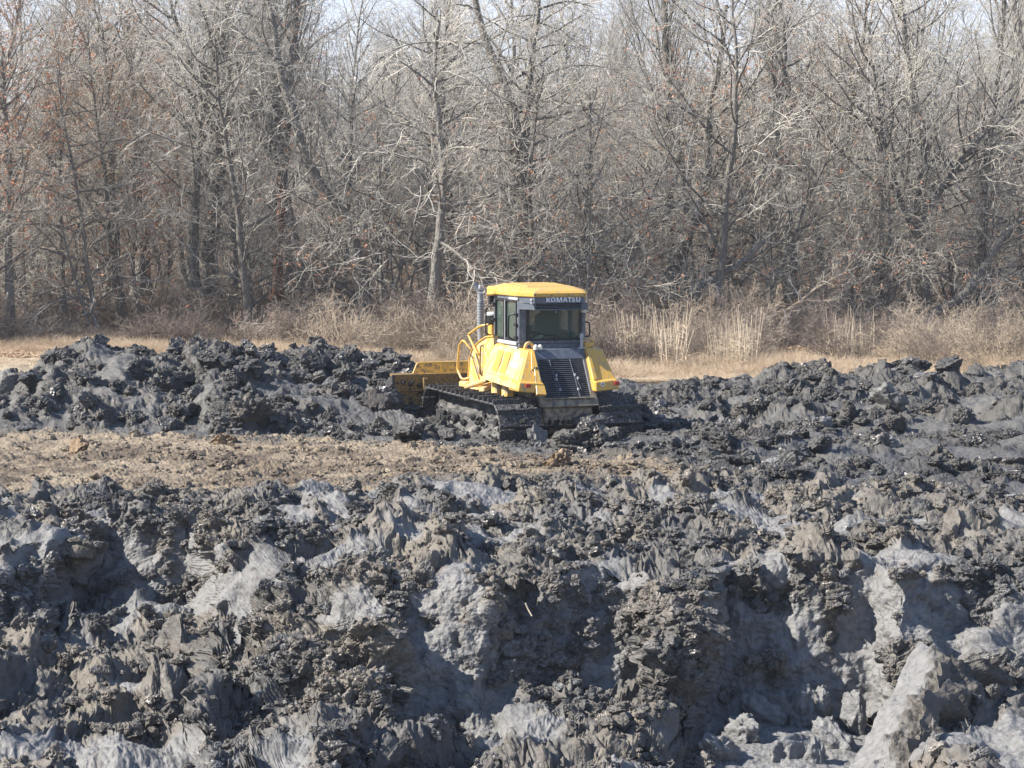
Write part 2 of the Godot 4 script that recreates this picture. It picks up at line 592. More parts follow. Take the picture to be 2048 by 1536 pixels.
			if sm > 0.05:
				h += sm * 0.04 * (1.0 - smoothstep(0.35, 0.7, nn.y)) * scrape.get_noise_3d(p.x, p.y * 0.15, p.z * 0.15) + sm * 0.03 * grain.get_noise_3d(p.x * 1.6, p.y * 1.6, p.z * 1.6)
			if z == 1:
				# track ruts and strewn clods on the dirt
				h = 0.05 * big + 0.3 * maxf(0.0, c1 - 0.6) + 0.07 * (c2 - 0.5) * smoothstep(-0.3, 0.2, sv) + 0.025 * cr + 0.012 * sin(p.z * 21.0 + 3.0 * big)
			elif z == 3:
				h = am * 0.12 * big
			var side := Vector3(push.get_noise_3d(p.x, p.y, p.z), 0.3 * push.get_noise_3d(p.x + 31.0, p.y, p.z), push.get_noise_3d(p.x, p.y + 47.0, p.z))
			pos[id] = p + nn * h + side * (0.15 * am * rough if z != 3 else 0.0)
			# what it is made of
			var pv := patch.get_noise_3d(p.x, p.y, p.z)
			var gv := grain.get_noise_3d(p.x, p.y, p.z)
			var cc := dark.lerp(brown, clampf(0.5 + 1.3 * pv + 0.5 * gv, 0.0, 1.0) * (1.0 if z == 0 else 0.35))
			cc = cc.lerp(pale, clampf(sm * 1.05 + 0.9 * gv * sm + 0.5 * pv * sm, 0.0, 1.0) * (0.35 if z == 2 else 0.85))
			if z == 2:
				cc = cc * 0.78      # the freshly dug heaps are damper
			if z == 1:
				cc = tan_.lerp(tan_dark, clampf(0.45 + 1.5 * pv + 1.1 * gv + (-p.z - 33.5) * -0.07, 0.0, 1.0))
				cc = cc.lerp(pale, sm * 0.8)
				var px := 1024.0 - FX * p.x / p.z
				var fray := minf(-p.z - knots(strip_near, px), knots(strip_far, px) + p.z)
				cc = cc.lerp(dark.lerp(brown, 0.5), 1.0 - smoothstep(-0.2, 0.5, fray - 0.1 - 1.8 * pv - 1.3 * gv))
				cc = cc.lerp(brown, smoothstep(0.0, 0.25, gv + pv + (px - 1420.0) / 500.0))
			elif z == 3:
				cc = straw.lerp(tan_dark, clampf(0.2 + gv, 0.0, 1.0))
				cc = dark.lerp(cc, smoothstep(49.5, 51.0, -p.z + 2.0 * pv))
			col[id] = cc
	bank_mesh_points = pos
	bank_smooth = smooth_
	bank_zone = zone
	bank_colors = col
	# smooth normals over the whole grid, then one mesh per stretch of ground
	var nor := PackedVector3Array()
	nor.resize(rows * cols)
	for r in rows:
		for q in cols:
			var dr := pos[mini(r + 1, rows - 1) * cols + q] - pos[maxi(r - 1, 0) * cols + q]
			var dq := pos[r * cols + mini(q + 1, cols - 1)] - pos[r * cols + maxi(q - 1, 0)]
			nor[r * cols + q] = dq.cross(dr).normalized()
	var first := 0
	var parts := [["pit_ground", [0], "wet_clay"], ["cut_bank", [1, 2], "wet_clay"], ["dirt_track", [3], "dry_dirt"], ["mud_heap", [4], "wet_clay"], ["meadow_edge", [5], "dry_dirt"]]
	for part in parts:
		var count := 0
		for s in part[1]:
			count += seg[s][1]
		var last := mini(first + count, rows - 1)
		var lo := first * cols
		var g := Geo.new()
		g.v = pos.slice(lo, (last + 1) * cols)
		g.n = nor.slice(lo, (last + 1) * cols)
		g.c = col.slice(lo, (last + 1) * cols)
		var ix := PackedInt32Array()
		var wet := Geo.new()
		var moved := PackedInt32Array()
		moved.resize(g.v.size())
		moved.fill(-1)
		for r in last - first:
			for q in cols - 1:
				var a := r * cols + q
				if part[2] == "wet_clay" and smooth_[lo + a] + 0.12 * absf(hash(a / 3) % 100 / 100.0) > 0.55:
					for e in [a, a + cols, a + 1, a + 1, a + cols, a + cols + 1]:
						if moved[e] < 0:
							moved[e] = wet.v.size()
							wet.v.append(g.v[e])
							wet.n.append(g.n[e])
							wet.c.append(g.c[e])
						wet.i.append(moved[e])
					continue
				ix.append(a)
				ix.append(a + cols)
				ix.append(a + 1)
				ix.append(a + 1)
				ix.append(a + cols)
				ix.append(a + cols + 1)
		g.i = ix
		var o := obj(part[0], g.mesh(), M[part[2]])
		tag(o, "", "", "", "structure")
		if wet.i.size():
			obj("smeared_clay", wet.mesh(), M.smeared_clay, o)
		first += count

# the wood's floor and all the land beyond
func land() -> void:
	var g := Geo.new()
	var rowsd := []
	var d := 57.0
	while d < 2500.0:
		rowsd.append(d)
		d *= 1.035
	var cols := 90
	var f := field(31, 0.12, FastNoiseLite.TYPE_SIMPLEX_SMOOTH, 3)
	for k in rowsd.size():
		var dd: float = rowsd[k]
		for q in cols:
			var x := (q / float(cols - 1) - 0.5) * (dd * 1.4 + 40.0)
			g.v.append(Vector3(x, wood_floor(dd) - 0.05 + 0.25 * f.get_noise_2d(x, dd) * smoothstep(58.0, 66.0, dd), -dd))
			g.n.append(Vector3.UP)
	for k in rowsd.size() - 1:
		for q in cols - 1:
			var a := k * cols + q
			g.i.append_array([a, a + cols, a + 1, a + 1, a + cols, a + cols + 1])
	tag(obj("ground", g.mesh(), M.leaf_litter), "", "", "", "structure")

# ------------------------------------------------------------------ lumps of clay
# a lump: a cube blown up to a ball, broken by noise and flattened by a few cuts
func lump_mesh(seed_: int, n: int, rough: float, cuts: int, stretch := Vector3.ONE, tint_a := Color(0.1, 0.097, 0.093), tint_b := Color(0.17, 0.14, 0.11)) -> ArrayMesh:
	var f := field(seed_, 1.1, FastNoiseLite.TYPE_SIMPLEX_SMOOTH, 3)
	var f2 := field(seed_ + 1, 3.4, FastNoiseLite.TYPE_CELLULAR)
	var f3 := field(seed_ + 2, 8.0, FastNoiseLite.TYPE_SIMPLEX_SMOOTH, 2)
	var planes := []
	for k in cuts:
		planes.append([Vector3(rng.randf_range(-1, 1), rng.randf_range(-1, 1), rng.randf_range(-1, 1)).normalized(), rng.randf_range(0.45, 0.8)])
	var g := Geo.new()
	for face in 6:
		var ax := face / 2
		var sg := 1.0 if face % 2 else -1.0
		var s := g.v.size()
		for j in n + 1:
			for k in n + 1:
				var q := Vector3.ZERO
				q[ax] = sg
				q[(ax + 1) % 3] = (k / float(n) * 2.0 - 1.0) * sg
				q[(ax + 2) % 3] = j / float(n) * 2.0 - 1.0
				q = q.normalized()
				var r := 1.0 + 0.45 * f.get_noise_3dv(q) + rough * (0.30 * (-f2.get_noise_3dv(q) - 0.5) + 0.14 * f3.get_noise_3dv(q))
				var p := q * r
				for c in planes:
					var over: float = p.dot(c[0]) - c[1]
					if over > 0.0:
						p -= (c[0] as Vector3) * over * 0.92
				g.v.append(p * stretch)
				g.c.append(tint_a.lerp(tint_b, clampf(0.5 + 1.2 * f.get_noise_3dv(q * 1.7), 0.0, 1.0)))
		for j in n:
			for k in n:
				var a := s + j * (n + 1) + k
				g.i.append_array([a, a + n + 1, a + 1, a + 1, a + n + 1, a + n + 2])
	g.n.resize(g.v.size())
	var sums := {}
	for t in range(0, g.i.size(), 3):
		var nn := (g.v[g.i[t + 2]] - g.v[g.i[t]]).cross(g.v[g.i[t + 1]] - g.v[g.i[t]])
		if nn.dot(g.v[g.i[t]]) < 0.0:
			nn = -nn
			var sw := g.i[t + 1]
			g.i[t + 1] = g.i[t + 2]
			g.i[t + 2] = sw
		for e in 3:
			var key := Vector3i(g.v[g.i[t + e]] * 4000.0)
			sums[key] = sums.get(key, Vector3.ZERO) + nn
	for k in g.v.size():
		g.n[k] = (sums.get(Vector3i(g.v[k] * 4000.0), Vector3.UP) as Vector3).normalized()
	return g.mesh()

# a torn clod: sharp facets, split steps and a ragged skin, unsmoothed
func torn_mesh(seed_: int, n: int) -> ArrayMesh:
	var f := field(seed_, 0.9, FastNoiseLite.TYPE_SIMPLEX_SMOOTH, 2)
	var f2 := field(seed_ + 1, 1.7, FastNoiseLite.TYPE_CELLULAR)
	f2.cellular_return_type = FastNoiseLite.RETURN_CELL_VALUE
	var f3 := field(seed_ + 2, 3.0, FastNoiseLite.TYPE_SIMPLEX, 3, FastNoiseLite.FRACTAL_RIDGED)
	var planes := []
	for k in 5:
		planes.append([Vector3(rng.randf_range(-1, 1), rng.randf_range(-1, 1), rng.randf_range(-1, 1)).normalized(), rng.randf_range(0.4, 0.8)])
	var g := Geo.new()
	for face in 6:
		var ax := face / 2
		var sg := 1.0 if face % 2 else -1.0
		var grid := []
		for j in n + 1:
			for k in n + 1:
				var q := Vector3.ZERO
				q[ax] = sg
				q[(ax + 1) % 3] = (k / float(n) * 2.0 - 1.0) * sg
				q[(ax + 2) % 3] = j / float(n) * 2.0 - 1.0
				q = q.normalized()
				var p := q * (1.0 + 0.5 * f.get_noise_3dv(q) + 0.16 * f2.get_noise_3dv(q))
				for c in planes:
					var over: float = p.dot(c[0]) - c[1]
					if over > 0.0:
						p -= (c[0] as Vector3) * over * 0.95
				p += q * 0.16 * f3.get_noise_3dv(q) + Vector3(f.get_noise_3dv(q * 4.0), f.get_noise_3dv(q * 4.0 + Vector3.ONE * 9.0), f3.get_noise_3dv(q * 1.4)) * 0.12
				grid.append(p)
		for j in n:
			for k in n:
				var a := j * (n + 1) + k
				g.tri(grid[a], grid[a + 1], grid[a + n + 1], Vector3.ZERO)
				g.tri(grid[a + 1], grid[a + n + 2], grid[a + n + 1], Vector3.ZERO)
	return g.mesh()

func ground_at(px: float, d: float) -> Vector3:      # highest grid point near that bearing and distance
	var q := clampi(bank_bearing.bsearch(px), 0, bank_cols - 1)
	var best := 1e9
	var hit := Vector3.ZERO
	for r in bank_rows:
		var p := bank_mesh_points[r * bank_cols + q]
		var e := absf(-p.z - d)
		if e < best:
			best = e
			hit = p
	return hit

func clods() -> void:
	rng.seed = 9
	var grey_a := Color(0.15, 0.153, 0.158)
	var grey_b := Color(0.21, 0.213, 0.218)
	# lone clods, each described by where it lies: name, label, bearing, distance, size, kind
	var crumbly := []
	for k in 4:
		crumbly.append(lump_mesh(100 + k * 5, 22, 1.7, 3, Vector3.ONE, Color(0.065, 0.064, 0.064), Color(0.13, 0.115, 0.1)))
	var earthy := []
	for k in 3:
		earthy.append(lump_mesh(140 + k * 5, 20, 1.5, 3, Vector3.ONE, Color(0.2, 0.14, 0.09), Color(0.34, 0.25, 0.165)))
	var shorn := []
	for k in 4:
		shorn.append(lump_mesh(170 + k * 5, 18, 0.7, 5, Vector3(1.0, 1.0, 0.9), Color(0.11, 0.108, 0.108), Color(0.2, 0.2, 0.2)))
	var list := [
		["clay_clod", "blocky dark clod sitting in front of the mud pile at its lower right", 495, 38.4, 0.36, crumbly[0], "wet_clay"],
		["dirt_clod", "largest brown clod on the dirt track at left", 442, 36.0, 0.24, earthy[0], "dry_dirt"],
		["dirt_clod", "flat topped brown clod on the near part of the dirt track at left", 150, 34.6, 0.20, earthy[1], "dry_dirt"],
		["dirt_clod", "upright brown clod on the dirt track below the bulldozer's tail", 1120, 33.0, 0.24, earthy[2], "dry_dirt"],
		["clay_clod", "dark upright clod at the right end of the dirt track", 1448, 31.2, 0.22, crumbly[1], "wet_clay"],
		["clay_clod", "pale topped clod right behind the bulldozer's tail", 1192, 36.2, 0.2, shorn[0], "wet_clay"],
		["clay_clod", "wedge shaped clod leaning behind the left crawler track", 1072, 36.2, 0.24, shorn[1], "wet_clay"],
		["clay_clod", "pale grey clod on top of the mud behind the blade", 868, 44.6, 0.3, shorn[2], "wet_clay"],
		["clay_clod", "big dark pyramid shaped clod at the foot of the right mud heap", 1510, 36.0, 0.42, crumbly[2], "wet_clay"],
		["clay_clod", "bright faced angular clod in the middle of the right mud heap", 1772, 39.6, 0.36, shorn[3], "wet_clay"],
		["clay_clod", "dark clod at the left end of the blade", 745, 40.0, 0.3, crumbly[3], "wet_clay"],
		["clay_clod", "peaked clod standing highest on the left mud pile", 432, 44.6, 0.34, crumbly[0], "wet_clay"],
		["clay_clod", "dark flat clod cut off by the left edge of the photo", 8, 43.5, 0.4, shorn[1], "wet_clay"],
		["clay_clod", "dark leaf shaped clod in front of the pale smear at right", 1885, 33.2, 0.36, crumbly[1], "wet_clay"],
	]
	for c in list:
		var p := ground_at(c[2], c[3])
		var o := obj(c[0], c[5], M[c[6]], self)
		tag(o, c[1], "clod")
		o.position = p + Vector3(0, c[4] * 0.12, 0)
		o.rotation = Vector3(rng.randf_range(-0.3, 0.3), rng.randf() * TAU, rng.randf_range(-0.3, 0.3))
		o.scale = Vector3(rng.randf_range(0.9, 1.3), rng.randf_range(0.75, 1.05), rng.randf_range(0.9, 1.2)) * c[4]
	# shavings of clay that have dropped off the bucket onto the pit floor
	var curl := []
	for k in 4:
		curl.append(lump_mesh(210 + k * 5, 18, 0.18, 1, Vector3(0.62, 1.0, 0.5), grey_a, grey_b))
	var shav := [
		["squat pale clay shaving against the foot of the smooth pit wall", 1560, 1425, 22.4, 0.24, 0.3], ["tall curled clay shaving, left one of the upright pair by the wall", 1608, 1422, 22.3, 0.27, 0.1],
		["tall curled clay shaving, right one of the upright pair by the wall", 1645, 1420, 22.3, 0.25, -0.1], ["small pale clay lump just below the upright pair", 1652, 1455, 21.9, 0.14, 0.6],
		["grooved pale clay block beside the lit slab", 1706, 1428, 22.2, 0.26, 0.05], ["rounded clay lump at the left end of the pit floor", 1530, 1432, 22.3, 0.3, 1.0],
		["long pale clay piece lying at the left of the pit floor", 1478, 1466, 21.6, 0.3, 1.25], ["long clay strip at the bottom edge of the photo", 1440, 1515, 20.9, 0.36, 1.0],
		["broad broken clay lump in the middle of the pit floor", 1582, 1510, 20.9, 0.32, 1.5], ["dark hollow clay lump leaning on the lit slab", 1672, 1488, 21.3, 0.3, 0.9], ["round pale clay lump at the bottom edge between two broken ones", 1630, 1520, 20.7, 0.22, 0.4]]
	for k in shav.size():
		var s: Array = shav[k]
		var o := obj("clay_shaving", curl[k % 4], M.wet_clay, self)
		tag(o, s[0], "clay lump")
		o.position = at(s[1], s[2], s[3])
		o.rotation = Vector3(rng.randf_range(-0.2, 0.2), rng.randf() * TAU, s[5])
		o.scale = Vector3.ONE * s[4]
	# the slab whose left side catches the sun
	var A := at(1838, 1285, 21.8)
	var B := at(1680, 1560, 20.2)
	var C := at(1800, 1570, 19.3)
	var D := at(1896, 1310, 21.2)
	var away := Vector3(0.9, -0.35, -0.9)
	var g := Geo.new()
	var n := 60
	var f := field(300, 1.6, FastNoiseLite.TYPE_SIMPLEX_SMOOTH, 4)
	var f2 := field(301, 5.0, FastNoiseLite.TYPE_CELLULAR)
	var nn := (B - A).cross(D - A).normalized()
	if nn.x > 0.0:
		nn = -nn
	var n1 := away.cross(C - D).normalized()
	if n1.z < 0.0:
		n1 = -n1
	for side in 2:
		var s0 := g.v.size()
		for j in n + 1:
			for k in n + 1:
				var u := k / float(n)
				var v := j / float(n)
				var p: Vector3
				if side == 0:
					p = A.lerp(D, u).lerp(B.lerp(C, u), v)
				else:
					p = D.lerp(D + away, u).lerp(C.lerp(C + away, u), v)
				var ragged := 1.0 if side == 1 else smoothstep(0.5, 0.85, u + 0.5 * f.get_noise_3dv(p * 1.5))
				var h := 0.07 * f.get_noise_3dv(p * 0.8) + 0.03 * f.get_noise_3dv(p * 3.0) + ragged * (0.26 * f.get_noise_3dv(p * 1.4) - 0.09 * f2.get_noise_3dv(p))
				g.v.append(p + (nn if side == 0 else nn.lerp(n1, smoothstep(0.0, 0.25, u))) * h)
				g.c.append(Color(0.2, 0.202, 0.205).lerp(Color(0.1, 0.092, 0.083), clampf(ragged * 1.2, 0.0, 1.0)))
		for j in n + 1:
			for k in n + 1:
				var a: Vector3 = g.v[s0 + j * (n + 1) + mini(k + 1, n)] - g.v[s0 + j * (n + 1) + maxi(k - 1, 0)]
				var b: Vector3 = g.v[s0 + mini(j + 1, n) * (n + 1) + k] - g.v[s0 + maxi(j - 1, 0) * (n + 1) + k]
				var m := a.cross(b).normalized()
				g.n.append(m if m.dot(nn if side == 0 else n1) > 0.0 else -m)
		for j in n:
			for k in n:
				var a := s0 + j * (n + 1) + k
				g.i.append_array([a, a + 1, a + n + 1, a + 1, a + n + 2, a + n + 1])
	tag(obj("clay_slab", g.mesh(), M.wet_clay), "big sheared clay slab leaning in the pit, its smooth left side bright in the sun", "clay slab")
	# a stalk
	var st := Geo.new()
	st.pipe([at(1051, 1206, 21.6), at(1056, 1218, 21.6), at(1064, 1232, 21.58)], 0.009, 5)
	tag(obj("straw_stalk", st.mesh(), M.straw), "single pale straw stalk stuck in the dark bank left of the pit", "stalk")
	# torn clods and crumbs over everything that is rough
	var bald := field(77, 0.8, FastNoiseLite.TYPE_SIMPLEX_SMOOTH, 3)
	var names := ["wet_clay", "wet_clay", "shiny_clay", "wet_clay", "wet_clay", "wet_clay", "wet_clay", "wet_clay", "shiny_clay"]
	for k in names.size():
		var bit := torn_mesh(400 + k * 7, 10)
		var places := []
		var tints := []
		for q in 22000:
			var id := rng.randi() % (bank_rows * bank_cols)
			var r := id / bank_cols
			var z := bank_zone[id]
			if r > 775 or bank_smooth[id] > rng.randf_range(0.1, 0.6):
				continue
			var p := bank_mesh_points[id]
			var open_ := bald.get_noise_3dv(p * Vector3(1.0, 1.6, 1.0))
			if open_ > rng.randf_range(-0.28, 0.2):
				continue
			var size := 0.013 + 0.035 * pow(rng.randf(), 2.0) + 0.09 * pow(rng.randf(), 9.0)
			if z == 2:
				size += 0.2 * pow(rng.randf(), 12.0)
			if z == 1:
				if rng.randf() < 0.75:
					continue
				size *= 0.8
			var local := dozer_place().affine_inverse() * p
			if absf(local.x) < 1.6 and local.z < 0.3 and local.z > -5.6:
				size *= 0.35
			places.append(Transform3D(Basis.from_euler(Vector3(rng.randf() * TAU, rng.randf() * TAU, 0)).scaled(Vector3(1.0, rng.randf_range(0.55, 1.0), rng.randf_range(0.7, 1.4)) * size), p + Vector3(0, size * 0.25, 0)))
			var t := bank_colors[id] * rng.randf_range(0.82, 1.22)
			if rng.randf() < 0.06 and z != 1:
				t = t.lerp(Color(0.19, 0.192, 0.2), 0.7)
			tints.append(t)
		scatter("clay_crumbs", bit, M[names[k]], places, tints).set_meta("label", "loose torn crumbs of clay strewn over the rough ground")

# ------------------------------------------------------------------ the bulldozer (x right, y up, forward is -z; origin under its tail)
func dozer_place() -> Transform3D:
	return Transform3D(Basis(Vector3.UP, deg_to_rad(20.0)), Vector3(1.115, 0.0, -37.02))

func stadium(s: float, r: float) -> Array:       # point and outward normal along the loop of a track, s in metres
	var z0 := -0.45
	var z1 := -4.30
	var yc := 0.19
	var flat := z0 - z1
	var whole := 2.0 * flat + TAU * r
	s = fposmod(s, whole)
	if s < flat:
		return [Vector2(z0 - s, yc + r), Vector2(0, 1)]
	s -= flat
	if s < PI * r:
		var a := PI / 2 + s / r
		return [Vector2(z1 + r * cos(a), yc + r * sin(a)), Vector2(cos(a), sin(a))]
	s -= PI * r
	if s < flat:
		return [Vector2(z1 + s, yc - r), Vector2(0, -1)]
	s -= flat
	var b := -PI / 2 + s / r
	return [Vector2(z0 + r * cos(b), yc + r * sin(b)), Vector2(cos(b), sin(b))]

func build_track(o: Node3D, side: float) -> void:
	var r_in := 0.40
	var g := Geo.new()
	var n := 60
	var whole := 2.0 * 3.85 + TAU * r_in
	# the chain: an inner belt with thickness
	for k in n:
		var a: Array = stadium(whole * k / n, r_in)
		var b: Array = stadium(whole * (k + 1) / n, r_in)
		for w in [[0.88, 0.96], [1.07, 1.15]]:
			var p := []
			for q in 8:
				var e: Array = b if q & 4 else a
				var pt: Vector2 = e[0] + (e[1] as Vector2) * (0.05 if q & 2 else -0.06)
				p.append(Vector3(side * (w[1] if q & 1 else w[0]), pt.y, pt.x))
			g.hexa(p, 0.0)
	# roller frame inside the loop
	g.box(Vector3(side * 1.02 - 0.2, -0.05, -4.0), Vector3(side * 1.02 + 0.2, 0.3, -0.75), 0.03)
	var track := obj("track", g.mesh(), M.track_mud, o)
	# shoes with their grousers; three muddy variants
	var kinds := []
	for v in 3:
		var sh := Geo.new()
		var jit := func(s: float) -> float: return rng.randf_range(-s, s)
		var hw := 0.43
		sh.box(Vector3(-hw, -0.012, -0.137), Vector3(hw, 0.03, 0.137), 0.014)
		# grouser bar, its edge knocked about and clotted
		var steps := 10
		for k in steps:
			var x0 := lerpf(-hw, hw, k / float(steps))
			var x1 := lerpf(-hw, hw, (k + 1) / float(steps))
			var top: float = 0.10 + jit.call(0.016)
			var p := []
			for q in 8:
				p.append(Vector3(x1 if q & 1 else x0, (top + jit.call(0.006)) if q & 2 else 0.028, (0.115 if q & 2 else 0.13) if q & 4 else (0.08 if q & 2 else 0.06)))
			sh.hexa(p, 0.0)
		# clay stuck on the plate
		for k in 9:
			var at_ := Vector3(jit.call(0.37), 0.03, jit.call(0.09) - 0.03)
			var size := Vector3(rng.randf_range(0.06, 0.16), rng.randf_range(0.02, 0.06), rng.randf_range(0.04, 0.1))
			sh.obox(Transform3D(Basis.from_euler(Vector3(jit.call(0.3), jit.call(3.0), jit.call(0.3))), at_), size, 0.012)
		kinds.append(sh.mesh())
	var r_out := 0.455
	whole = 2.0 * 3.85 + TAU * r_out
	var count := 38
	for k in count:
		var e: Array = stadium(whole * k / count, r_out)
		var nn := Vector3(0, e[1].y, e[1].x)
		var shoe := obj("track_shoe", kinds[k % 3], M.track_mud, track)
		var xx := Vector3(1, 0, 0)
		shoe.transform = Transform3D(Basis(xx, nn, xx.cross(nn)), Vector3(side * 1.015, e[0].y, e[0].x))
	# sprocket and idler
	for z in [-0.45, -4.30]:
		var w := Geo.new()
		w.lathe(Vector3(side * 0.88, 0.19, z), Vector3(side, 0, 0), [Vector2(0.05, -0.02), Vector2(0.34, 0.0), Vector2(0.36, 0.06), Vector2(0.36, 0.22), Vector2(0.34, 0.28), Vector2(0.2, 0.30), Vector2(0.16, 0.36), Vector2(0.01, 0.38)], 24)
		obj("sprocket" if z > -1.0 else "idler", w.mesh(), M.track_mud, track)
	# clay packed between the upper and the lower run
	var f := field(41, 2.2, FastNoiseLite.TYPE_SIMPLEX_SMOOTH, 4)
	var f2 := field(42, 5.0, FastNoiseLite.TYPE_CELLULAR)
	var pm := Geo.new()
	var nu := 90
	var nv := 26
	for j in nv:
		for k in nu:
			var u := k / float(nu - 1)
			var vv := j / float(nv - 1)
			var z := lerpf(-0.12, -4.5, u)
			var dz := maxf(0.0, maxf(z + 0.45, -4.30 - z))
			var half := sqrt(maxf(0.0, 0.375 * 0.375 - dz * dz)) + 0.02
			var y := 0.19 + lerpf(-half - 0.1, half, vv)
			var bulge := lerpf(0.27, -0.02, smoothstep(0.1, 0.85, vv)) * smoothstep(0.0, 0.1, u) * (1.0 - smoothstep(0.88, 0.97, u))
			bulge += 0.10 * f.get_noise_3d(z, y * 1.5, side) - 0.06 * f2.get_noise_3d(z, y, side) - 0.05
			pm.v.append(Vector3(side * (1.16 + bulge), y, z))
	for j in nv:
		for k in nu:
			var a: Vector3 = pm.v[j * nu + mini(k + 1, nu - 1)] - pm.v[j * nu + maxi(k - 1, 0)]
			var b: Vector3 = pm.v[mini(j + 1, nv - 1) * nu + k] - pm.v[maxi(j - 1, 0) * nu + k]
			var nn := a.cross(b).normalized()
			pm.n.append(nn if nn.x * side > 0.0 else -nn)
			var t := clampf(0.5 + 1.4 * f.get_noise_3d(pm.v[j * nu + k].z * 0.7, pm.v[j * nu + k].y * 2.0, 9.0), 0.0, 1.0)
			pm.c.append(Color(0.07, 0.07, 0.072).lerp(Color(0.22, 0.215, 0.205), t * t))
	for j in nv - 1:
		for k in nu - 1:
			var a := j * nu + k
			if side < 0.0:
				pm.i.append_array([a, a + 1, a + nu, a + 1, a + nu + 1, a + nu])
			else:
				pm.i.append_array([a, a + nu, a + 1, a + 1, a + nu, a + nu + 1])
	obj("packed_mud", pm.mesh(), M.wet_clay, track)

func one(called: String, m: Material, parent: Node, build: Callable) -> MeshInstance3D:
	var g := Geo.new()
	build.call(g)
	return obj(called, g.mesh(), m, parent)

# eight corners: bottom then top, each as inner-rear, outer-rear, inner-front, outer-front
func corners(bir: Vector3, bor: Vector3, bif: Vector3, bof: Vector3, tir: Vector3, tor: Vector3, tif: Vector3, tof: Vector3) -> Array:
	return [bif, bof, tif, tof, bir, bor, tir, tor]

func on_quad(q: Array, u: float, v: float, lift := 0.0) -> Vector3:     # q: four corners in turn
	var a: Vector3 = (q[0] as Vector3).lerp(q[1], u)
	var b: Vector3 = (q[3] as Vector3).lerp(q[2], u)
	var nn: Vector3 = ((q[1] as Vector3) - q[0]).cross((q[3] as Vector3) - q[0]).normalized()
	return a.lerp(b, v) + nn * lift

func patch_on(g: Geo, q: Array, u0: float, v0: float, u1: float, v1: float, lo: float, hi: float) -> void:
	var p := []
	for k in 8:
		p.append(on_quad(q, u1 if k & 1 else u0, v1 if k & 2 else v0, hi if k & 4 else lo))
	g.hexa(p, minf(0.004, absf(hi - lo) * 0.4))

